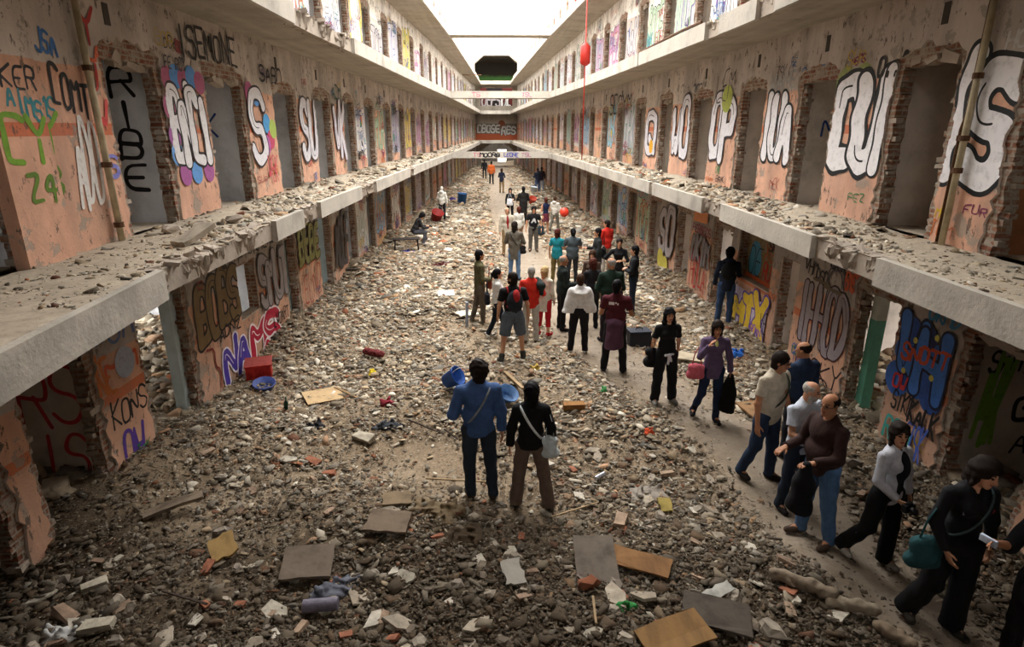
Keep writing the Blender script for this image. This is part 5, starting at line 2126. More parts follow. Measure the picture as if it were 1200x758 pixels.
PEOPLE = [
 dict(at=(-.25, 6.47), H=1.83, face=.12, h=.0085, style='curly', hair='dark', beard=True, head=(.35, -.22, 0), fat=.005,
      RA=hangR(.22, -.02, .12), LA=((-.32, -.05, -1), (.25, 1, -.1)), RL=((.09, .02, -1), (.05, -.06, -1)), LL=((-.04, .05, -1), (.02, -.03, -1)),
      top=dict(c='415c8c', name='jacket', hem=-.09, off=.02, loose=.022, wob=.008), bottom=dict(c='262f3b', off=.016), shoes=('3a2c24', None),
      extra=(strap('8b8f94', 'R', .012), camera_item('L', 'small black camera held by the man in the blue track jacket')),
      label='bearded man seen from behind in a bright blue track jacket with a diagonal strap'),
 dict(at=(.37, 6.37), H=1.66, face=-.08, sex='f', h=.0085, style='mid', hair='black', head=(.1, -.12, 0), twist=.05,
      RA=hangR(.3, -.02, .1), LA=hangL(.28, .02, .05), RL=((.17, .02, -1), (.16, -.1, -1)), LL=((-.12, .05, -1), (-.1, -.02, -1)),
      top=dict(c='121214', hem=-.06, off=.02, loose=.022), bottom=dict(c='6a584e', off=.016, flare=.028), shoes=('2a2420', None),
      extra=(strap('d8dcdf', 'L', .017), bag_item('c9d2d6', (.23, -.04, -.02), (.085, .07, .15), 'pale grey sling bag on the hip of the black haired woman in brown trousers')),
      label='woman seen from behind in black top and brown trousers with white sling strap'),
 dict(at=(.27, 10.97), H=1.76, face=.15, h=.0105, style='short', hair='dark', beard=True, head=(.9, 0, 0),
      RA=hangR(.3, 0, .15), LA=hangL(.25, .0, .3), RL=((.16, .1, -1), (.1, -.05, -1)), LL=((-.2, -.1, -1), (-.18, -.3, -1)),
      top=dict(c='141416', sleeve='short', hem=-.1, loose=.02), bottom=dict(c='58616c', length=.45, off=.03), shoes=('3c3a36', '2a2a28', .08),
      extra=(bp('20242b', 'black backpack with red straps on the man in grey shorts', 'a62a2c'),),
      label='man in grey knee-length shorts and black t-shirt carrying a red and black backpack'),
 dict(at=(-.03, 12.47), H=1.55, face=-PI / 2 + .15, sex='f', style='pony', hair='black', RA=hangR(.15, .1, .5), LA=hangL(.15, .1, .5),
      RL=((.02, .3, -1), (.02, .1, -1)), LL=((-.02, -.1, -1), (-.02, -.45, -1)), top=dict(c='d6d4cf', hem=-.14, loose=.02), bottom=dict(c='1d2430'), shoes=('d9d6d0', None),
      extra=(bag_item('191a1f', (-.05, -.24, .1), (.13, .06, .15), 'black handbag behind the woman with a ponytail and white blouse'),),
      label='woman with a dark ponytail, white blouse and dark jeans facing right'),
 dict(at=(-.43, 13.34), H=1.72, face=-PI / 2 + .3, style='short', hair='black', tan=True, RA=((.15, .0, -1), (-.2, .9, -.1)), LA=hangL(.1, 0, .3),
      RL=((.02, .1, -1), (.02, -.02, -1)), LL=((-.02, -.12, -1), (-.02, -.3, -1)), top=dict(c='565238', name='shirt', hem=-.14, loose=.02), bottom=dict(c='5f564a'), shoes=('8c8068', None),
      extra=(bag_item('7c3a26', (.1, .2, .05), (.12, .06, .12), 'reddish brown bag held at the waist of the man in the olive shirt'),),
      label='man in olive green shirt and brown trousers at the left of the crowd'),
 dict(at=(.69, 12.4), H=1.68, face=.1, fat=.02, style='buzz', hair='grey', head=(-.3, 0, 0), RA=((.3, .1, -1), (-.2, .9, .1)), LA=((-.3, .1, -1), (-.4, .6, -.5)),
      top=dict(c='c22a1c', name='sweater', hem=-.12, loose=.02), bottom=dict(c='b9b6ae'), shoes=('5c4c3c', None),
      extra=(lambda p, root: blob_obj('draped_jacket', Blob(p.h, .03).cone(p.sh['R'] + np.array([-.05, .04, .04]), p.sh['R'] + np.array([.02, -.12, -.06]), .07, .09).cone(p.sh['R'] + np.array([0, -.1, -.05]), p.sh['R'] + np.array([.02, -.12, -.22]), .09, .05), cloth('1c2422'), root, .01),),
      label='grey haired man in a red sweater with a dark jacket over his shoulder'),
 dict(at=(1.0, 12.75), H=1.56, face=-.5, sex='f', style='bob', hair='blond', RA=hangR(.15, 0, .4), LA=hangL(.2, .1, .4),
      top=dict(c='c9c2b2', name='cardigan', hem=-.3, loose=.025), bottom=dict(c='b5202a', length=.8, off=.014), shoes=('a82028', None),
      extra=(bag_item('c01f2c', (-.2, .1, -.22), (.08, .05, .17), 'red shopping bag beside the blond woman in red trousers', 'bag', 'shopping_bag'),),
      label='short blond haired woman in a beige cardigan and red cropped trousers'),
 dict(at=(1.42, 12.98), H=1.7, face=-PI / 2 + .2, fat=.03, style='bald', hair='grey', tan=True, RA=((.15, .1, -1), (-.1, .9, .0)), LA=hangL(.15, .05, .5),
      top=dict(c='17201f', sleeve='long', hem=-.12, loose=.02), bottom=dict(c='141416'), shoes=('16161a', None),
      extra=(item('rolled_paper', 'rolled white paper held by the balding man in black', 'paper', 'd5d2cc', (.022, .26), 'R', (0, .03, .02), (.9, .2, 0)),),
      label='balding man dressed all in black holding a rolled paper, left of the white cape'),
 dict(at=(2.08, 13.0), H=1.6, face=.2, sex='f', style='bob', hair='auburn', RA=hangR(.2, 0, .2), LA=BENT_L,
      top=dict(c='201c20', hem=-.2, loose=.02), bottom=dict(c='191a1e'), shoes=('16161a', None), label='woman with auburn hair and dark jacket seen from behind in the crowd'),
 dict(at=(2.2, 13.9), H=1.56, face=PI - .3, sex='f', style='bob', hair='brown', RA=hangR(.15, .1, .4), LA=hangL(.15, .1, .4),
      top=dict(c='4c3a30', hem=-.15), bottom=dict(c='2a2a30'), shoes=('2a221c', None), label='brown haired woman facing the camera behind the auburn haired woman'),
 dict(at=(1.58, 11.32), H=1.6, face=.0, sex='f', fat=.02, style='short', hair='brown', RA=((.3, .3, -1), (-.3, .8, .2)), LA=((-.3, .3, -1), (.3, .8, .2)),
      top=dict(c='dad8d6', hem=-.06), bottom=dict(c='1c1b1f', off=.022), shoes=('e2e0de', None), extra=(cape('dedcda'),),
      RL=((.08, .02, -1), (.04, -.05, -1)), LL=((-.1, .02, -1), (-.08, -.05, -1)),
      label='short haired woman in a wide white cape and black trousers seen from behind'),
 dict(at=(2.32, 12.1), H=1.8, face=.1, fat=.03, style='bald', hair='grey', tan=True, head=(.5, 0, 0), RA=BENT_R, LA=BENT_L,
      top=dict(c='16291f', name='sweater', hem=-.14, loose=.03), bottom=dict(c='231c22'), shoes=('16161a', None), label='heavy balding man in a dark green sweater behind the man in maroon'),
 dict(at=(2.1, 10.32), H=1.74, face=-.25, h=.0105, style='short', hair='black', tan=True, head=(-.45, -.1, 0), RA=((.3, .1, -1), (-.2, 1, .3)), LA=((-.25, .1, -1), (.2, 1, .3)),
      top=dict(c='4e1a22', sleeve='short', hem=-.16, loose=.03, flare=.01), bottom=dict(c='17171b', off=.02), shoes=('26262c', 'd9d9dc'),
      RL=((.12, .02, -1), (.08, -.05, -1)), LL=((-.1, .02, -1), (-.08, -.05, -1)),
      extra=(tied('523445', .45), patch('logo', 'e6e2e2', -1, .40, -.03, .2, .055), camera_item('R', 'black camera held up by the man in the maroon t-shirt', True),
             lambda p, root: [(lambda mb: (mb.tube([tuple(p.hip['R'] + np.array([.105, 0, -.1])), tuple(p.kn['R'] + np.array([.075, 0, 0])), tuple(p.an['R'] + np.array([.06, 0, .03]))], .009, 0, 6), mb.build('stripe', [cloth('d8d8da')], root)))(MB())]),
      label='man in a maroon t-shirt with a white back logo and garment tied at waist'),
 dict(at=(3.09, 15.25), H=1.6, face=PI - .1, sex='f', style='short', hair='dark', RA=HIP_R, LA=CROSS_L,
      top=dict(c='131316', sleeve='threequarter', hem=-.12, vneck=.08), bottom=dict(c='1a1a1e'), shoes=('18181a', None), label='short haired woman in a black top with a hand on her hip'),
 dict(at=(3.24, 14.08), H=1.66, face=PI / 2 - .25, style='short', hair='black', RA=CROSS_R, LA=CROSS_L,
      top=dict(c='15161a', name='jacket', hem=-.14, loose=.02), bottom=dict(c='1e2836'), shoes=('16161a', None), label='man in a black jacket and navy jeans with folded arms facing left'),
 dict(at=(2.76, 16.62), H=1.7, face=PI / 2 + .1, style='short', hair='black', RA=BENT_R, LA=hangL(.15, .1, .5),
      top=dict(c='25292a', name='jacket', hem=-.24, loose=.03), bottom=dict(c='2c2e34'), shoes=('16161a', None),
      extra=(bag_item('15161a', (.1, -.22, .1), (.1, .07, .18), 'black shoulder bag on the man in the dark grey coat'),), label='man in a long dark grey coat facing left beside the person in red'),
 dict(at=(3.34, 18.45), H=1.68, face=.6, style='short', hair='dark', head=(.5, 0, 0), RA=CROSS_R, LA=BENT_L,
      top=dict(c='c4281e', name='jacket', hem=-.1, loose=.04), bottom=dict(c='a8a29a'), shoes=('4a443e', None), label='man in a shiny red jacket and light trousers near the right wall'),
 dict(at=(2.11, 16.94), H=1.6, face=.05, fat=.02, style='pony', hair='black', RA=CROSS_R, LA=CROSS_L,
      top=dict(c='4a545a', sleeve='short', hem=-.14, loose=.03), bottom=dict(c='2a2c30'), shoes=('2a2a2c', None), label='person with a black ponytail and grey t-shirt seen from behind next to the turquoise t-shirt'),
 dict(at=(1.68, 17.05), H=1.58, face=-.4, sex='f', style='bob', hair='auburn', RA=BENT_R, LA=hangL(.3, 0, .3),
      top=dict(c='1e7f8c', sleeve='short', hem=-.14, loose=.04), bottom=dict(c='6c5f38'), shoes=('5c4a38', None), label='woman in a turquoise t-shirt and khaki trousers with reddish hair'),
 dict(at=(1.29, 22.0), H=1.62, face=PI, style='curly', hair='black', RA=hangR(.3, .05, .2), LA=hangL(.3, .05, .2),
      top=dict(c='131316', sleeve='short', hem=-.14, loose=.03), bottom=dict(c='5a5650', off=.025), shoes=('4a3a30', None),
      extra=(patch('print', 'c8c8c8', 1, .3, 0, .15, .2), bag_item('2b3840', (-.28, .02, -.1), (.12, .07, .2), 'dark blue cloth bag hanging beside the person in the black printed t-shirt')),
      label='person in a black t-shirt with a white print facing the camera'),
 dict(at=(.48, 17.71), H=1.74, face=-.2, style='mid', hair='dark', RA=CROSS_R, LA=CROSS_L,
      top=dict(c='645e54', name='jacket', hem=-.3, loose=.035), bottom=dict(c='5d7a9c'), shoes=('4a3a30', None),
      extra=(strap('201c1a', 'L', .014), bag_item('1c1816', (.24, .0, .0), (.09, .06, .13), 'black shoulder bag on the person in the grey brown jacket')),
      label='person in a grey brown jacket and light blue jeans seen from behind'),
 dict(at=(.31, 21.38), H=1.7, face=PI + .25, style='bald', hair='white', RA=hangR(.2, 0, .1), LA=BENT_L,
      top=dict(c='b8b0a0', name='jacket', hem=-.18, loose=.03), inner='8e1f22', bottom=dict(c='8b7454'), shoes=('4a3a2c', None), label='old white haired man in a beige jacket open over a red sweater'),
 dict(at=(.59, 29.66), H=1.55, face=PI, sex='f', style='bob', hair='dark', RA=hangR(.2, 0, .3), LA=BENT_L,
      top=dict(c='17171a', hem=-.1), bottom=dict(c='1a1a20'), shoes=('1a1a1a', None),
      extra=(bag_item('d5d6dc', (.02, .2, .1), (.14, .07, .18), 'white bag carried in front by the dark haired woman far down the path'),), label='dark haired woman in black carrying a white bag far down the path'),
 dict(at=(1.18, 28.53), H=1.72, face=.2, style='short', hair='black', RA=CROSS_R, LA=CROSS_L,
      top=dict(c='1d1b19', name='coat', hem=-.4, loose=.035, flare=.02), bottom=dict(c='1d1b1c'), shoes=('1a1a1a', None), label='tall man in a long black coat seen from behind'),
 dict(at=(.78, 22.86), H=1.5, face=.3, sex='f', style='bob', hair='auburn', RA=hangR(.2, 0, .3), LA=BENT_L,
      top=dict(c='d8d5cc', hem=-.14, loose=.03), bottom=dict(c='8b6a52'), shoes=('5a4a3a', None), label='small woman in a white top behind the grey brown jacket'),
 dict(at=(-.52, 50.5), H=1.8, face=0, h=.016, style='short', hair='dark', fat=.03, RA=hangR(), LA=hangL(), top=dict(c='c4622f', name='jacket', hem=-.16, loose=.04), bottom=dict(c='16161a'), shoes=('1a1a1a', None), label='person in an orange jacket walking away far down the hall'),
 dict(at=(-1.2, 56), H=1.65, face=0, h=.016, style='short', hair='black', RA=hangR(), LA=hangL(), top=dict(c='17171a', hem=-.16, loose=.03), bottom=dict(c='1a1a1e'), shoes=('1a1a1a', None), label='farthest person, dressed in black beside the orange jacket'),
 dict(at=(.27, 43.5), H=1.66, face=-.3, h=.016, sex='f', style='bob', hair='brown', RA=BENT_R, LA=BENT_L, top=dict(c='23283a', name='jacket', hem=-.16, loose=.03), bottom=dict(c='8c7450'), shoes=('4a3a2a', None), label='woman in a navy jacket and tan trousers alone in the middle distance'),
 dict(at=(2.75, 42.8), H=1.7, face=.5, h=.016, style='short', hair='black', RA=hangR(), LA=BENT_L, top=dict(c='1d2130', name='jacket', hem=-.16, loose=.03), bottom=dict(c='3a4a68'), shoes=('2a2a2a', None), label='man in dark jacket and blue jeans, left of the far pair by right wall'),
 dict(at=(3.15, 44.6), H=1.65, face=.2, h=.016, style='short', hair='black', RA=hangR(), LA=hangL(), top=dict(c='241a1c', name='jacket', hem=-.16, loose=.03), bottom=dict(c='8290a4'), shoes=('d5d5d5', None), label='person in dark top and pale jeans, right of the far pair by right wall'),
 dict(at=(2.02, 25.8), H=1.6, face=.4, sex='f', style='bun', hair='auburn', RA=BENT_R, LA=BENT_L,
      top=dict(c='1b2340', sleeve='none', hem=-.1), bottom=dict(c='5a2430', skirt=True, length=.28), shoes=('7a2a2a', None), label='woman in a sleeveless navy top and short dark red skirt with bare legs'),
 dict(at=(2.5, 26.73), H=1.5, face=-.6, style='short', hair='brown', RA=BENT_R, LA=hangL(.2, .1, .4), RL=((.05, .25, -1), (.04, .1, -1)), LL=((-.08, -.2, -1), (-.05, -.4, -1)),
      top=dict(c='c9c5bb', name='hooded_jacket', hem=-.12, loose=.03, hood=True), inner='9c2028', bottom=dict(c='6a665c', off=.02), shoes=('3a342e', None), label='person in a pale hooded jacket and grey trousers striding right'),
 dict(at=(-2.73, 30.0), H=1.62, face=-.3, style='buzz', hair='white', RA=hangR(), LA=BENT_L, top=dict(c='cfccc2', name='hooded_jacket', hem=-.14, loose=.04, hood=True), bottom=dict(c='15161a'), shoes=('1a1a1a', None), label='person in a cream hooded top and black trousers standing alone near the left wall'),
 dict(at=(-3.29, 23.68), H=1.7, face=-1.2, sex='m', style='curly', hair='black', lean=.5, head=(0, .2, 0), RL=((.25, 1, -.1), (.1, -.25, -1)), LL=((-.25, 1, .05), (-.1, .35, -1)),
      RA=((.2, .8, -.7), (-.1, .8, .4)), LA=((-.2, .8, -.7), (.1, .8, .4)), top=dict(c='2a282a', hem=-.1, loose=.03), bottom=dict(c='4a4a50'), shoes=('c9c5c0', None),
      extra=(camera_item('R', 'black camera held by the crouching person by the left wall', True),), label='crouching person with dark curly hair beside the left wall'),
 dict(at=(5.0, 12.75), H=1.68, face=-.35, h=.0105, style='curly', hair='black', lean=.12, RA=((.2, .5, -1), (-.1, .5, .9)), LA=hangL(.2, .1, .3),
      top=dict(c='1b2434', name='jacket', hem=-.16, loose=.03, hood=True), bottom=dict(c='33486a', off=.018), shoes=('3a3a3c', None),
      extra=(bp('0f1012', 'black backpack on the person peering into the broken doorway'),), label='person in a dark navy jacket and blue jeans peering into a doorway on the right'),
 dict(at=(2.67, 8.98), H=1.6, face=PI + .1, h=.0095, sex='f', style='long', hair='black', head=(-.1, .0, 0), RA=((.22, -.15, -1), (.1, -.25, -1)), LA=((-.22, -.15, -1), (-.1, -.25, -1)),
      RL=((.07, .02, -1), (.04, -.05, -1)), LL=((-.1, .02, -1), (-.08, -.05, -1)), top=dict(c='111113', sleeve='short', hem=-.14, loose=.02), bottom=dict(c='151518', off=.025, flare=.012), shoes=('8d8a84', '5c5a56'),
      extra=(bag_item('101012', (.24, -.08, -.08), (.05, .1, .17), 'black shoulder bag behind the girl with long black hair'),
             lambda p, root: blob_obj('knotted_cloth', Blob(.01, .015).cone(p.P + np.array([-.07, .145, .02]), p.P + np.array([.07, .15, .0]), .02, .024).cone(p.P + np.array([0, .15, 0]), p.P + np.array([.02, .165, -.15]), .03, .018).cone(p.P + np.array([0, .15, 0]), p.P + np.array([-.035, .165, -.1]), .02, .02), cloth('dfe2ea'), root, .004, 30)),
      label='girl with very long black hair dressed in black with a white cloth at her waist'),
 dict(at=(3.21, 8.36), H=1.6, face=PI - .15, h=.0095, sex='f', style='bob', hair='dark', tan=True, head=(0, .12, 0), RA=((.3, .45, -1), (-.55, .25, 1)), LA=hangL(.3, .05, .15),
      RL=((.12, .1, -1), (.2, -.45, -1)), LL=((-.02, .12, -1), (-.02, .02, -1)),
      top=dict(c='5c4a66', name='checked_shirt', hem=-.16, vneck=.1, loose=.01), bottom=dict(c='1a2740', off=.01), shoes=('141416', None, .2),
      extra=(bag_item('c8606e', (.27, .04, -.05), (.12, .07, .12), 'pink handbag on the arm of the woman in the purple checked shirt'),
             held_coat('0d0d0f', 'black coat carried by the woman in the purple checked shirt', 'L'),
             lambda p, root: obj_np('undershirt', Blob(.01, .02).ell(p.chest + p.T @ np.array([0, .055, .045]), (.055, .066, .09), p.T).mesh(), [cloth('c9c87a')], root)),
      label='woman in a purple checked shirt, walking with one hand raised to her face'),
 dict(at=(3.38, 6.82), H=1.77, face=PI + .55, h=.0085, fat=.022, style='short', hair='dark', tan=True, head=(.3, .12, 0), RA=hangR(.28, .05, .2), LA=hangL(.22, .12, .4),
      RL=((.1, -.05, -1), (.1, -.35, -1)), LL=((-.02, .12, -1), (-.02, .02, -1)), lean=.06,
      top=dict(c='b8ad9a', sleeve='short', hem=-.14, loose=.025), bottom=dict(c='25344c', off=.018), shoes=('1a1614', None),
      extra=(glasses, strap('2e3428', 'L', .012)), label='man with glasses in a beige t-shirt and dark jeans with a thin cross-body strap'),
 dict(at=(4.0, 7.3), H=1.66, face=.25, h=.0105, style='bald', hair='dark', tan=True, head=(.6, .1, 0), RA=hangR(.2, .1, .4), LA=BENT_L, fat=.01,
      top=dict(c='24324a', name='jacket', hem=-.14, loose=.03), bottom=dict(c='24262c'), shoes=('1a1614', None), label='balding man in a navy jacket seen from behind by the right wall'),
 dict(at=(3.5, 6.2), H=1.64, face=PI + .35, h=.0085, fat=.018, style='bald', hair='white', beard=True, head=(.5, .15, 0), RA=((.2, .3, -1), (.0, 1, .05)), LA=((-.2, .3, -1), (.3, 1, .1)),
      RL=((.1, .05, -1), (.06, -.1, -1)), LL=((-.06, .02, -1), (-.04, -.08, -1)),
      top=dict(c='c4cbd8', sleeve='short', hem=-.14, loose=.02), bottom=dict(c='26303f', off=.016), shoes=('1a1614', None),
      extra=(item('pen', 'dark pen held by the white bearded man', 'pen', '1a1a22', (.005, .13), 'L', (0, .0, .03), (.5, 0, 0)),), label='white bearded bald man in a pale blue t-shirt'),
 dict(at=(3.42, 5.55), H=1.75, face=PI / 2 + .25, h=.0085, fat=.035, style='bald', hair='dark', tan=True, head=(.15, .0, 0), RA=((.2, .3, -1), (-.2, 1, -.1)), LA=((-.2, .25, -1), (.2, 1, .0)),
      RL=((.06, .08, -1), (.05, -.05, -1)), LL=((-.1, -.05, -1), (-.08, -.15, -1)), lean=.06,
      top=dict(c='33201c', name='sweater', hem=-.12, loose=.025), bottom=dict(c='4a678c', off=.02), shoes=('4a3a30', None),
      extra=(glasses, held_coat('101014', 'black coat over the arm of the man in the brown sweater', 'L', .5)), label='stout man with glasses in a dark brown sweater and faded blue jeans facing left'),
 dict(at=(3.86, 5.13), H=1.6, face=PI + .25, h=.0085, sex='f', style='bob', hair='dark', head=(-.55, -.05, 0), RA=((.25, .15, -1), (-.3, .75, -.5)), LA=hangL(.25, .05, .15),
      RL=((.12, -.05, -1), (.2, -.6, -1)), LL=((-.02, .1, -1), (-.02, -.02, -1)), twist=.1,
      top=dict(c='b3b4bc', name='cardigan', hem=-.12, loose=.02), inner='101014', bottom=dict(c='0f0f12', off=.02, flare=.02), shoes=('9a9690', None),
      extra=(camera_item('R', 'black camera in the hand of the woman in the grey cardigan'), bag_item('121216', (-.26, -.02, -.1), (.1, .06, .12), 'black bag beside the woman in the grey cardigan')),
      label='dark haired woman in a pale grey cardigan over black, looking to the left'),
 dict(at=(3.91, 4.25), H=1.74, face=PI - .05, h=.0085, sex='f', style='bob', hair='dark', head=(.35, .25, -.1), RA=((.3, .05, -1), (-.2, .5, -.8)), LA=hangL(.24, .0, .1),
      RL=((.1, .0, -1), (.12, -.4, -1)), LL=((-.02, .06, -1), (-.02, -.02, -1)),
      top=dict(c='111114', name='track_jacket', hem=-.1, vneck=.1, loose=.012), bottom=dict(c='0c0c0f', off=.024, flare=.03), shoes=('2a2620', None),
      extra=(patch('text', 'a02838', 1, .36, .08, .09, .035), patch('text', '8d8d95', 1, .34, -.08, .08, .03),
             bag_item('1f4448', (.27, .02, -.1), (.14, .08, .16), 'dark green cloth bag of the woman in the black tracksuit'),
             strap('3a4a4c', 'L', .01)),
      label='woman in a black tracksuit looking down, nearest on the path'),
 dict(at=(4.22, 3.72), H=1.72, face=PI / 2 + .3, h=.0095, style='short', hair='dark', tan=True, RA=((.25, .4, -1), (-.1, 1, .5)), LA=((-.25, .4, -1), (.1, 1, .5)), lean=.05,
      top=dict(c='121216', name='jacket', hem=-.2, loose=.03, sleeve='threequarter'), bottom=dict(c='121215', off=.02), shoes=('1a1614', None),
      extra=(item('phone', 'silver phone in the raised hand of the person at the right edge', 'phone', 'b8c4d8', (.12, .02, .06), 'R', (0, .03, .02)),), label='person in black at the right edge holding up a small silver phone'),
]
import time as _t
_t0 = _t.time()
for d in PEOPLE:
    make_person(d)
print('people', round(_t.time() - _t0, 1))

# ------------------------------------------------------------------ separate pieces lying about
def lay(o, x, y, dz=0.0, rz=0.0, tilt=(0, 0), base=None):
    o.location = (x, y, (g1(x, y) if base is None else base) + dz)
    o.rotation_euler = (tilt[0], tilt[1], rz)
    return o


def board(name, label, cat, x, y, w, d, t, col, rz=0, tilt=(0, 0), dz=.05, ragged=.0, seed=1, base=None, grain=None, group=None):
    r = random.Random(seed)
    mb = MB()
    pts = []
    n = 5
    cor = [(-w / 2, -d / 2), (w / 2, -d / 2), (w / 2, d / 2), (-w / 2, d / 2)]
    for i in range(4):
        a, b = cor[i], cor[(i + 1) % 4]
        for k in range(n):
            q = k / n
            pts.append((a[0] + (b[0] - a[0]) * q + r.uniform(-ragged, ragged), a[1] + (b[1] - a[1]) * q + r.uniform(-ragged, ragged)))
    mb.prism(pts, lambda a, b, z: (a, b, z + .012 * math.sin(a * 7 + seed) * (ragged > 0)), -t / 2, t / 2)
    m_ = 'board_' + col
    if m_ not in MATS:
        tt = NT(m_, .9)
        c_ = hx(col)
        tt.color(tt.ramp(tt.noise(5, 6, .65, stretch=(1, .25 if grain else 1, 1)), [(.3, tuple(q * .6 for q in c_)), (.5, c_), (.72, tuple(min(1, q * 1.15) for q in c_))]))
        tt.bump(tt.noise(30, 5, .6), .3, .01)
    o = mb.build(name, [m_])
    lay(o, x, y, dz, rz, tilt, base)
    return tag(o, label, cat, group)


def crumple(name, label, cat, x, y, w, d, hgt, col, rz=0, seed=1, n=9, mats=None):
    r = random.Random(seed)
    B = Blob(.011, .025)
    for i in range(n):
        a = (r.uniform(-w * .4, w * .4), r.uniform(-d * .4, d * .4), r.uniform(.1, .7) * hgt)
        b = (a[0] + r.uniform(-w, w) * .22, a[1] + r.uniform(-d, d) * .3, r.uniform(0.1, hgt * .6))
        B.cone(a, b, r.uniform(.015, .035), r.uniform(.012, .025))
        B.ell((a[0] * 1.1, a[1] * 1.1, .01), (w * .24, d * .26, hgt * .35))
    B.ell((0, 0, 0), (w * .48, d * .46, hgt * .5))
    o = blob_obj(name, B, mats or cloth(col), None, .010, 24, seed)
    lay(o, x, y, .0, rz)
    return tag(o, label, cat)


board('cardboard_sheet', 'flat tan cardboard sheet lying left of the open sandy patch', 'cardboard', -3.0, 9.5, .62, .52, .014, 'b59a74', .5, (.03, .03), .07)
board('wood_strip', 'thin wood strip beside the tan cardboard sheet', 'wood', -2.62, 9.6, .7, .05, .02, '8d7354', -.7, (0, .02), .06)
board('dark_tile', 'large square brown grey floor tile, lying loose at the lower left', 'tile', -1.98, 5.2, .5, .48, .03, '5f5347', .15, (.04, .02), .09, .006, 2)
board('dark_tile', 'broken brown floor tile between the square tile and the crumpled brown cloth', 'tile', -1.24, 5.72, .46, .36, .03, '6a5b4c', -.1, (.03, -.04), .09, .012, 3)
board('dark_tile', 'small brown board just below the feet of the man in blue', 'tile', -1.22, 6.2, .34, .26, .02, '77664f', .2, (-.03, .04), .08, .012, 4)
board('grey_board', 'upright rectangular grey board propped in the near rubble', 'board', .97, 5.12, .42, .55, .022, '6b6157', -.02, (.28, 0), .14, .004, 5)
board('plywood_piece', 'orange brown plywood piece next to the grey board', 'plywood', 1.42, 5.1, .62, .26, .02, '7f5c3a', -.42, (.1, .05), .12, .004, 6, grain=True)
board('plywood_piece', 'orange brown plywood corner at the bottom edge of the picture', 'plywood', 1.5, 4.1, .62, .34, .02, '80613c', .35, (.06, -.04), .10, .006, 7, grain=True)
board('dark_sheet', 'wide dark slate sheet at the lower right of the rubble', 'board', 1.95, 4.35, .6, .36, .025, '4c443c', -.3, (.05, .05), .10, .01, 8)
board('white_sheet', 'white square panel lying flat left of the olive shirted man', 'panel', -1.38, 15.4, .42, .5, .04, 'd9d7cf', .1, (.02, 0), .06)
board('white_sheet', 'cream cloth panel by the feet of the olive shirted man', 'panel', -.78, 14.1, .5, .4, .03, 'cfc8b4', .5, (.02, 0), .06, .03, 9)
board('foam_sheet', 'torn yellow foam sheet at the lower left', 'foam', -2.9, 5.35, .24, .3, .03, '93774a', .5, (.25, -.2), .12, .02, 10)
board('foam_sheet', 'small pale yellow foam wedge beside the grey sack', 'foam', 2.0, 6.25, .15, .18, .03, 'b5a05c', .1, (.5, 0), .10, .01, 11)
board('metal_sheet', 'pale bent sheet at the near right rubble', 'sheet', 2.05, 4.6, .3, .12, .012, 'b4b2aa', .35, (.2, -.2), .12, .012, 12)
board('white_plate', 'flat white slab piece left of the grey board', 'slab', .12, 4.9, .2, .26, .02, '9f9a90', .3, (.3, .1), .1, .016, 13)
board('plank', 'weathered grey plank at the left by the doorway with graffiti', 'plank', -3.75, 6.05, .62, .13, .04, '7b6c5c', .5, (.1, -.12), .12, .004, 14, grain=True)
board('wooden_drawer_front', 'brown wooden drawer piece right of the black haired woman', 'drawer', 1.18, 8.7, .34, .12, .1, '8a6238', .05, (.1, 0), .08, .0, 15, grain=True)
board('pale_panel', 'pale panel leaning under the right hand wall with debris', 'panel', 3.6, 10.6, .5, .36, .03, 'a99c86', -.2, (.06, .03), .1, .01, 16)
board('brown_panel', 'brown panel between the pink handbag and the beige shirt', 'panel', 4.1, 8.6, .5, .5, .03, '8a6a4a', .2, (.05, -.05), .06, .006, 17)
board('broken_panel', 'tilted stone panel on the upper left gallery', 'slab', -3.65, 7.3, .5, .22, .06, 'a59a8a', 1.2, (.0, -.3), .12, .01, 18, base=2.98)
for k, (x, y, L, rz, lab) in enumerate(((-1.15, 8.3, .62, -.6, 'thin dark bent stick left of the man in blue'), (-.72, 8.05, .35, -.9, 'short dark stick close to the elbow of the man in blue'), (-2.95, 4.65, .5, -.3, 'dark rod in the bottom left debris'),
                                        (.25, 9.7, .95, 1.9, 'pale wooden beam behind the head of the black haired woman'), (1.6, 14.6, .9, .2, 'long dark strip of wood on the path by the turquoise t-shirt'), (-.55, 6.75, .8, -.03, 'thin pale rod right below the sandy patch'),
                                        (2.0, 24.5, 1.6, .05, 'long pale plank lying across the path far back'), (.9, 6.2, .7, .5, 'thin branch at the feet of the black haired woman'), (3.1, 4.55, .55, -.55, 'splintered wood lath beside the rolled rags'), (.85, 4.4, .35, 1.5, 'short upright wood stake under the grey board'))):
    mb = MB()
    w = .035 if 'beam' in lab or 'plank' in lab else .012
    mb.box((0, 0, 0), (L, w * 2, w * 1.3), 0, jit=w * .3)
    o = mb.build('stick' if w < .02 else 'beam', [cloth('3a2f26' if 'dark' in lab else '9c8566')], bevel=.003)
    lay(o, x, y, .09, rz, (0, .06))
    tag(o, lab, 'stick' if w < .02 else 'beam')

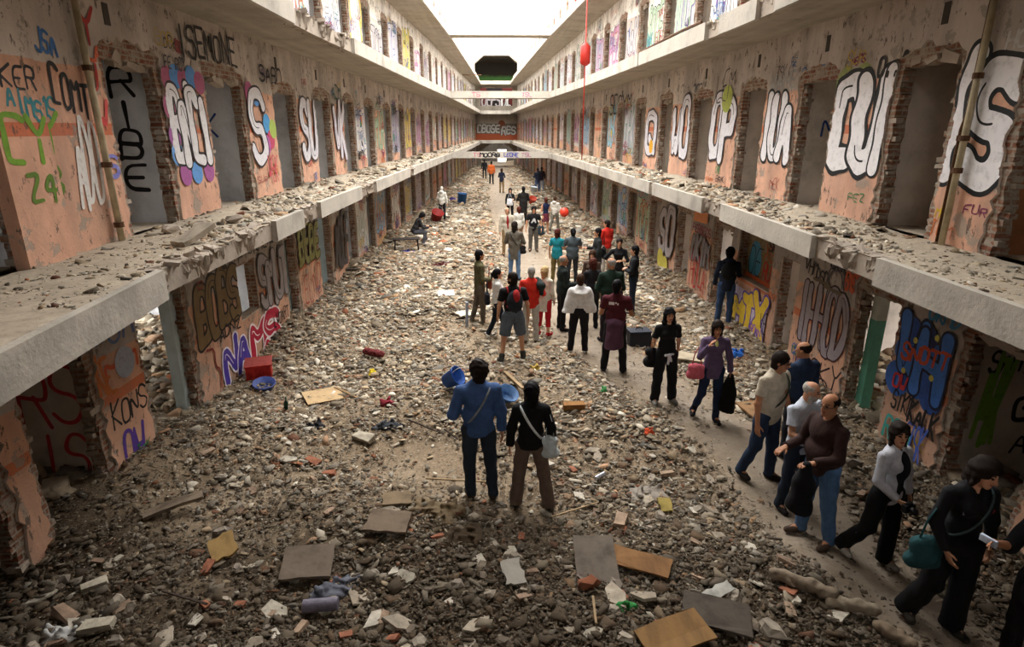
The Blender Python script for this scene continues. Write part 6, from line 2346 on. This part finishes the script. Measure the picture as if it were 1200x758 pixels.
crumple('sack', 'stuffed grey sack right of the black haired woman', 'sack', 1.89, 6.62, .56, .36, .12, '8a8278', -.3, 3, 5)
crumple('rag', 'large crumpled brown cloth below the man in blue', 'cloth', -.75, 6.05, .55, .36, .12, '6f5e46', -.5, 4, 12)
crumple('rag', 'dark brown tangled rag below the crumpled cloth', 'cloth', -.42, 5.55, .4, .3, .12, '4a3c2c', .2, 5, 10)
crumple('old_coat', 'dark grey blue coat tangled beside the square tile', 'coat', -1.6, 4.92, .5, .25, .1, '5a5c66', .6, 6, 10)
crumple('rag', 'black rag near the sandy patch on the left', 'cloth', -2.75, 8.25, .26, .16, .08, '17171b', .1, 7, 6)
crumple('rag', 'charcoal rag left of the pale stones in mid floor', 'cloth', -1.7, 8.4, .4, .2, .08, '3d4046', .1, 8, 8)
crumple('plastic_bag', 'crumpled dark red bag in the middle of the rubble', 'bag', -1.79, 9.0, .24, .16, .12, '8c2f3c', 0, 9, 6)
crumple('plastic_bag', 'small yellow bag left of centre', 'bag', -2.36, 10.45, .18, .1, .08, 'd9bf2c', .6, 10, 5)
crumple('plastic_bag', 'bright blue bag by the painted wall on the right', 'bag', 4.62, 10.9, .34, .24, .18, '2a62b4', .1, 11, 6)
crumple('plastic_bag', 'white bag in the bottom left corner', 'bag', -3.85, 4.35, .34, .2, .1, 'b8b8b6', .3, 12, 8)
crumple('wrapper', 'orange wrapper beside the path', 'wrapper', 2.22, 8.0, .12, .14, .08, 'c9502c', .2, 13, 5)
crumple('wrapper', 'green plastic scrap near the bottom edge', 'wrapper', 1.18, 4.5, .22, .12, .05, '2f7a3c', .2, 14, 6)
crumple('wrapper', 'green scrap among stones right of the black haired woman', 'wrapper', 1.72, 9.2, .1, .1, .1, '3f7a44', .2, 15, 5)
crumple('yellow_foam', 'yellow crumpled foam behind the black haired woman', 'foam', .72, 10.35, .26, .12, .06, 'b59a4c', .2, 16, 6)
crumple('rag', 'purple cloth by the left wall far back', 'cloth', -3.35, 22.3, .4, .3, .2, '3d3a7a', .2, 17, 6)
crumple('rag', 'violet cloth far back on the left', 'cloth', -2.8, 38.0, .5, .4, .4, '4a3f7a', .2, 18, 6)
crumple('rag', 'dark maroon cloth left of the tan trousered old man', 'cloth', -1.9, 19.6, .7, .3, .1, '4a1f1c', .2, 19, 7)
crumple('rag', 'orange cloth heap at the far right wall', 'cloth', 2.0, 40.0, 1.0, .6, .2, '8c4a2c', .2, 20, 7)
crumple('rag', 'black and brown cloth heap on the far left floor', 'cloth', -1.7, 33.5, .8, .4, .12, '2a2422', .2, 21, 7)

# rolled rags and carpet by the path
for k, (x, y, L, r_, rz, col, lab) in enumerate(((2.85, 4.68, .42, .065, -.6, '7d6f5e', 'rolled beige rag bundle at the edge of the path'), (3.2, 4.42, .3, .06, -.3, '8a7e6c', 'knotted pale cloth roll lying next to the beige bundle'), (3.42, 4.12, .22, .055, -.9, '7a6a58', 'last small cloth roll towards the bottom corner'), (-2.49, 11.2, .34, .07, -.5, '6a2a2c', 'dark red roll behind the yellow bag'))):
    B = Blob(.01, .02)
    for i in range(6):
        t = (i / 5 - .5) * L
        B.cone((t, .015 * math.sin(i * 2), 0), (t + L / 6, .015 * math.cos(i * 2), .01), r_ * .92, r_ * (.85 + .15 * (i % 2)))
    o = blob_obj('cloth_roll', B, cloth(col), None, .006, 30, k)
    lay(o, x, y, r_ + .03, rz)
    tag(o, lab, 'cloth roll')

# containers
def bucket(name, label, cat, x, y, r0, r1, h, col, tilt, rz=0, dz=.0, handle=True):
    o = empty(name, (x, y, g1(x, y) + dz), rz)
    o.rotation_euler = (tilt[0], tilt[1], rz)
    tag(o, label, cat)
    mb = MB()
    n = 28
    prof = [(0, 0), (r0, 0), (r1, h), (r1 + .012, h), (r1 + .012, h - .02), (r1 - .008, h - .005), (r0 - .006, .008), (0, .008)]
    vs = [(pr * math.cos(6.28318 * k / n), pr * math.sin(6.28318 * k / n), pz) for pr, pz in prof for k in range(n)]
    fs = [(i * n + k, i * n + (k + 1) % n, (i + 1) * n + (k + 1) % n, (i + 1) * n + k) for i in range(len(prof) - 1) for k in range(n)]
    mb.add(vs, fs, 0)
    mb.build('shell', [cloth(col, .5)], o, True)
    if handle:
        mb = MB()
        mb.tube([(r1 * math.cos(a / 10 * PI), .5 * r1 * math.sin(a / 10 * PI), h + r1 * .8 * math.sin(a / 10 * PI)) for a in range(11)], .005, 0, 6)
        mb.build('handle', [cloth('b0b0b0', .4)], o, True)


bucket('bucket', 'blue plastic bucket lying beside the arm of the man in the blue jacket', 'bucket', -.9, 9.5, .12, .16, .28, '2453a4', (.9, .5), .8, .15)
bucket('basin', 'blue basin between the man in blue and the black haired woman', 'basin', .1, 9.1, .12, .17, .14, '4a6f9e', (.5, .3), .3, .1, False)
bucket('bucket', 'red plastic bucket next to the person in the cream hooded top', 'bucket', -3.05, 29.8, .24, .3, .42, '8c1f1a', (.5, .2), .3, .12)
bucket('bucket', 'blue plastic drum far back on the left side of the floor', 'bucket', -2.2, 37.0, .26, .28, .6, '2a5a94', (.1, .1), .3, .0)
bucket('bucket', 'white bucket at the feet of the far pair by the right wall', 'bucket', 2.45, 42.5, .2, .25, .45, 'c4ccd8', (.1, .1), .3, .0)
bucket('bucket', 'orange red bucket on the floor between the far pair and the long black coat', 'bucket', 2.0, 36.5, .18, .22, .35, 'b5402a', (.6, .1), .3, .1, False)
# red ball held by the strider
B = Blob(.02, .03)
B.ell((0, 0, 0), (.2, .2, .2))
o = blob_obj('balloon', B, cloth('d8402c', .4))
o.location = (2.9, 26.6, g1(2.9, 26.6) + .85)
tag(o, 'red orange balloon beside the person in the pale hooded jacket', 'balloon')

# red box with a lid under the red and white letters
o = empty('crate', (-4.3, 10.15, g1(-4.3, 10.15) + .02), .3)
tag(o, 'red plastic crate against the wall below the red painted letters', 'crate')
mb = MB()
for a, b, c_ in (((0, -.16, .14), (.42, .02, .26), 0), ((0, .16, .14), (.42, .02, .26), 0), ((-.2, 0, .14), (.02, .32, .26), 0), ((.2, 0, .14), (.02, .32, .26), 0), ((0, 0, .02), (.42, .32, .02), 0)):
    mb.box(a, b, c_)
mb.build('box', [cloth('b3281f', .5)], o, bevel=.004)
mb = MB()
mb.box((0, .02, .28), (.46, .36, .03), 0, rot=(.15, 0, 0))
mb.build('lid', [cloth('a04a44', .5)], o, bevel=.006)
bucket('basin', 'blue basin in front of the red crate', 'basin', -4.08, 9.75, .14, .18, .12, '4a5a9a', (.2, .1), 0, .0, False)
# black case on the ground right of the maroon shirt
o = empty('equipment_case', (2.95, 12.0, g1(2.95, 12.0)), .1)
tag(o, 'black equipment case standing on the ground right of the man in maroon', 'case')
mb = MB()
mb.box((0, 0, .16), (.46, .3, .32), 0)
mb.build('case_body', [cloth('20242e', .5)], o, bevel=.02)
mb = MB()
mb.box((0, 0, .335), (.47, .31, .03), 0)
mb.build('lid', [cloth('2b303c', .5)], o, bevel=.01)
mb = MB()
mb.tube([(-.08, 0, .35), (-.06, 0, .39), (.06, 0, .39), (.08, 0, .35)], .01, 0, 6)
mb.build('handle', [cloth('16161a', .5)], o, True)
# pipe stub, grey cylinder, bottle, little post
mb = MB()
mb.tube([(-.16, 0, 0), (.16, 0, 0)], .06, 0, 20)
o = mb.build('cardboard_tube', [cloth('6f6a78', .6)], smooth=False)
lay(o, -1.68, 4.6, .12, .1)
tag(o, 'grey violet cardboard tube near the bottom left', 'tube')
mb = MB()
mb.tube([(0, 0, -.12), (0, 0, .02), (0, 0, .06), (0, 0, .12)], [.035, .035, .012, .012], 0, 14)
o = mb.build('bottle', [cloth('1f4a38', .25)], smooth=True)
lay(o, -3.4, 8.85, .14, .2, (.15, .1))
tag(o, 'dark green bottle standing among stones on the left', 'bottle')
mb = MB()
mb.tube([(-.09, 0, 0), (.09, 0, 0)], .034, 0, 14)
o = mb.build('drink_can', [simple('can_metal', 'b8bcc6', .25, .1, 20, .1, .8)], smooth=False)
lay(o, 1.33, 7.0, .07, .7)
tag(o, 'shiny crushed drink can on the rubble right of the black haired woman', 'can')
mb = MB()
mb.box((0, 0, .3), (.06, .06, .72), 0)
o = mb.build('short_post', [cloth('9aa3b4')], bevel=.004)
lay(o, -.74, 13.2, -.06, .2, (.03, .03))
tag(o, 'short grey post stuck in the ground left of the woman in the white blouse', 'post')
# table with sticks at the far left
o = empty('side_table', (-3.45, 22.6, g1(-3.45, 22.6)), .2)
tag(o, 'small dark table standing by the left wall', 'table')
mb = MB()
mb.box((0, 0, .52), (1.0, .5, .03), 0)
mb.build('table_top', [cloth('2c2420')], o, bevel=.005)
for a, b in ((-.45, -.2), (.45, -.2), (-.45, .2), (.45, .2)):
    mb = MB()
    mb.tube([(a, b, -.02), (a * .9, b * .9, .52)], .018, 0, 8)
    mb.build('leg', [cloth('241e1a')], o, True)

# ---- posts, pipes and fittings -----------------------------------------------
simple('pale_blue_paint', 'bfd2d8', .6, .12, 6, .2)
simple('green_paint', '5fa08a', .6, .12, 6, .2)
simple('pale_paint', 'b9bfb4', .6, .12, 6, .2)
o = empty('doorway_post', (-4.88, 8.66, 0), 0)
tag(o, 'pale blue square post in the left doorway, the nearer of the pair', 'post')
mb = MB()
mb.box((0, 0, 1.37), (.16, .2, 2.72), 0, jit=.004)
mb.build('shaft', ['pale_blue_paint'], o, bevel=.008)
o = empty('doorway_post', (-5.22, 9.2, 0), 0)
tag(o, 'pale blue square post in the left doorway, the farther of the pair', 'post')
mb = MB()
mb.box((0, 0, 1.37), (.15, .15, 2.72), 0, jit=.004)
mb.build('shaft', ['pale_blue_paint'], o, bevel=.008)
mb = MB()
mb.box((0, 0, .08), (.2, .2, .18), 0, jit=.01)
mb.build('base', ['broken_concrete'], o, bevel=.008)
o = empty('doorway_post', (5.56, 8.32, 0), 0)
tag(o, 'square post painted green below and pale above in the right doorway', 'post')
mb = MB()
mb.box((0, 0, .8), (.15, .16, 1.7), 0)
mb.build('lower_shaft', ['green_paint'], o, bevel=.006)['label'] = 'sea green painted lower half'
mb = MB()
mb.box((0, 0, 2.18), (.15, .16, 1.08), 0)
mb.build('upper_shaft', ['pale_paint'], o, bevel=.006)
for (x, y, lab) in ((-4.95, 13.72, 'pale blue post in the third ground doorway on the left'), (-4.9, 16.75, 'pale blue post in the fourth ground doorway on the left')):
    mb = MB()
    mb.box((0, 0, 1.36), (.2, .1, 2.7), 0, jit=.004)
    o = mb.build('doorway_post', ['pale_blue_paint'], bevel=.006)
    o.location = (x, y, 0)
    tag(o, lab, 'post')


def rod(name, label, cat, pts, r, mat, brackets=()):
    o = empty(name, pts[0])
    tag(o, label, cat)
    b = Vector(pts[0])
    mb = MB()
    mb.tube([tuple(Vector(p) - b) for p in pts], r, 0, 12)
    mb.build('tube', [mat], o, True)
    for z in brackets:
        mb = MB()
        c = Vector(pts[0])
        mb.tube([(0, 0, z - c.z - .03), (0, 0, z - c.z + .03)], r * 1.5, 0, 12)
        mb.build('bracket', ['rusty'], o)
    return o


simple('rusty', '5a3f2c', .85, .35, 20, .5)
simple('cream_pipe', 'b5a98c', .6, .25, 7, .2)
simple('red_paint', 'a02820', .5, .15, 10, .1)
rod('drain_pipe', 'cream drain pipe running down the upper left wall beside the broken doorway', 'pipe', [(-4.58, 7.42, 3.0), (-4.58, 7.42, 4.5), (-4.58, 7.42, 5.93)], .038, 'cream_pipe', (4.95, 3.9, 3.2))
rod('drain_pipe', 'thick pale pipe crossing the big white letters on the right wall', 'pipe', [(5.22, 6.95, 3.0), (5.22, 6.95, 5.93)], .036, 'cream_pipe', (4.85, 4.2, 3.85))
rod('thin_pipe', 'thin dark pipe right behind the thick pale pipe on the right wall', 'pipe', [(5.24, 7.06, 3.0), (5.24, 7.06, 4.3), (5.24, 7.02, 4.45), (5.24, 7.02, 5.93)], .018, 'rusty', (4.2,))
o = rod('fire_point', 'red cylinder on a thin red riser at the third storey on the right', 'fire extinguisher', [(3.45, 25.6, 3.1), (3.45, 25.6, 9.1)], .022, 'red_paint')
mb = MB()
mb.tube([(-.0, 0, 3.55), (0, 0, 3.65), (0, 0, 4.25), (0, 0, 4.38)], [.06, .2, .2, .06], 0, 16)
mb.build('extinguisher_body', ['red_paint'], o, True)
mb = MB()
mb.box((3.35, 28.5, 9.75), (.08, .35, .6), 0, rot=(.3, 0, 0), jit=.03)
tag(mb.build('red_panel', ['red_paint']), 'dark red panel hanging at the edge of the topmost right gallery', 'panel')
for x, y, z, L, lab in ((-2.1, 54, 8.55, 1.6, 'thin horizontal rod sticking out under the topmost left gallery'), (-3.0, 26.8, 9.5, .5, 'short white upright stub on the edge of the topmost left gallery')):
    mb = MB()
    if L > 1:
        mb.tube([(x - L / 2, y, z), (x + L / 2, y, z)], .03, 0, 6)
    else:
        mb.box((x, y, z), (.07, .07, L), 0)
    tag(mb.build('iron_rod' if L > 1 else 'stub_post', ['rusty' if L > 1 else 'white_plain' if 'white_plain' in MATS else 'pale_paint']), lab, 'rod' if L > 1 else 'post')
# rusted bar lying along the third gallery edge
mb = MB()
pts = [(ER(y) - .02, y, 6.27 + .02 * math.sin(y)) for y in (12.9, 14, 15.2, 16.4, 17.6)]
mb.tube(pts, .03, 0, 6)
tag(mb.build('rail_bar', ['rusty']), 'long rusty bar lying along the third storey edge on the right', 'bar')

# ---- the largest loose chunks, one object each ------------------------------
def chunk_mesh(name, kind, seed):
    r = random.Random(seed)
    me = None
    mb = MB()
    if kind == 'slab':
        n = r.choice([4, 5, 6])
        pts = []
        for k in range(n):
            a = 6.283 * (k + r.uniform(-.25, .25)) / n
            q = r.uniform(.6, 1.15)
            pts.append((math.cos(a) * q, math.sin(a) * q * r.uniform(.55, .95)))
        mb.prism(pts, lambda a, b, z: (a * (1 - z * .25), b * (1 - z * .25), z), -.09, .09)
    elif kind == 'lump':
        n = 6
        vs, fs = [], []
        for j, (z, q) in enumerate(((-.4, .75), (.0, 1.0), (.36, .62))):
            for k in range(n):
                a = 6.283 * (k + r.uniform(-.3, .3)) / n
                w = q * r.uniform(.7, 1.15)
                vs.append((math.cos(a) * w, math.sin(a) * w * .75, z + r.uniform(-.12, .12)))
        for j in range(2):
            for k in range(n):
                fs.append((j * n + k, j * n + (k + 1) % n, (j + 1) * n + (k + 1) % n, (j + 1) * n + k))
        fs += [tuple(range(n - 1, -1, -1)), tuple(range(2 * n, 3 * n))]
        mb.add(vs, fs, 0)
    else:
        mb.box((0, 0, 0), (1.9, .95, .5), 0, jit=.14)
    me = bpy.data.meshes.new(name)
    me.from_pydata([tuple(v) for v in mb.v], [], mb.f)
    me.update()
    return me


CH = {
 'plaster_slab': ('slab', 95, 'flat broken slab of pale plaster lying in the near rubble', 'slab', 'plaster slabs in the near rubble', ('9b9080', 'a8a091', '857a6b', 'b5ad9f')),
 'concrete_chunk': ('lump', 90, 'rough lump of grey brown concrete in the near rubble', 'concrete chunk', 'concrete chunks in the near rubble', ('7f756a', '93897b', '6c6155')),
 'brick_fragment': ('brick', 60, 'broken brick piece in the near rubble', 'brick', 'broken bricks in the near rubble', ('8c5a44', '8a7462', '96806c')),
}
r = random.Random(99)
for nm, (kind, cnt, lab, cat, grp, cols) in CH.items():
    protos = []
    for k in range(8):
        me = chunk_mesh(nm, kind, hash_(nm) + k * 13)
        me.materials.append(simple('stone_' + cols[k % len(cols)], cols[k % len(cols)], .92, .3, 9, .6))
        o = bpy.data.objects.new(nm, me)
        protos.append(o)
    placed = 0
    while placed < cnt:
        y = 1 / (1 / 3.95 + r.random() * (1 / 9.5 - 1 / 3.95))
        x = r.uniform(WL(y) + .15, WR(y) - .15)
        if abs(x) > y * .98 + .4 or path_d(np.array([x]), np.array([y]))[0] < 1.15 or r.random() > float(density(np.array([x]), np.array([y]))[0]):
            continue
        o = protos[placed] if placed < 8 else protos[r.randrange(8)].copy()
        COL.objects.link(o)
        s = r.uniform(.06, .125) * (1.15 if kind == 'slab' else .8)
        if r.random() < .12:
            s *= 1.5
        o.scale = (s, s * r.uniform(.7, 1.1), s * r.uniform(.7, 1.1))
        o.location = (x, y, g1(x, y) + s * (.16 if kind == 'slab' else .3) + .015)
        o.rotation_euler = (r.gauss(0, .18), r.gauss(0, .18), r.uniform(0, 6.28))
        tag(o, lab, cat, grp)
        placed += 1
# a few singled-out stones
for (x, y, s, kind, rz, lab) in ((-2.0, 8.0, .17, 'brick', -.45, 'long pale cut stone block left of the man in blue'), (-3.95, 4.9, .11, 'brick', .7, 'thick brown block near the lower left jamb'), (-3.6, 4.4, .14, 'brick', .15, 'long pale block at the bottom left'), (.85, 4.8, .13, 'lump', .2, 'rough reddish brown lump under the grey board')):
    me = chunk_mesh('stone_block', kind, int(y * 100))
    me.materials.append(simple('stone_%s' % ('7a4a34' if 'reddish' in lab else 'b3aa98'), '7a4a34' if 'reddish' in lab else 'a89f8e', .92, .3, 9, .6))
    o = bpy.data.objects.new('stone_block', me)
    COL.objects.link(o)
    o.scale = (s, s, s)
    o.location = (x, y, g1(x, y) + s * .3 + .02)
    o.rotation_euler = (.1, .05, rz)
    tag(o, lab, 'stone')
for (x, y, s, k) in ((-4.25, 7.95, .17, 1), (-4.0, 8.15, .15, 2), (-4.1, 8.5, .12, 3), (-3.85, 8.9, .16, 4), (-4.3, 9.5, .11, 5), (-3.7, 9.6, .12, 6)):
    me = chunk_mesh('concrete_chunk', 'lump', k + 40)
    me.materials.append(MATS['broken_concrete'])
    o = bpy.data.objects.new('concrete_chunk', me)
    COL.objects.link(o)
    o.scale = (s, s, s * .7)
    o.location = (x, y, 3.02 + s * .3)
    o.rotation_euler = (.1, .1, k)
    tag(o, 'large concrete lump heaped on the upper left gallery by the first doorways', 'concrete chunk', 'lumps on the upper left gallery')
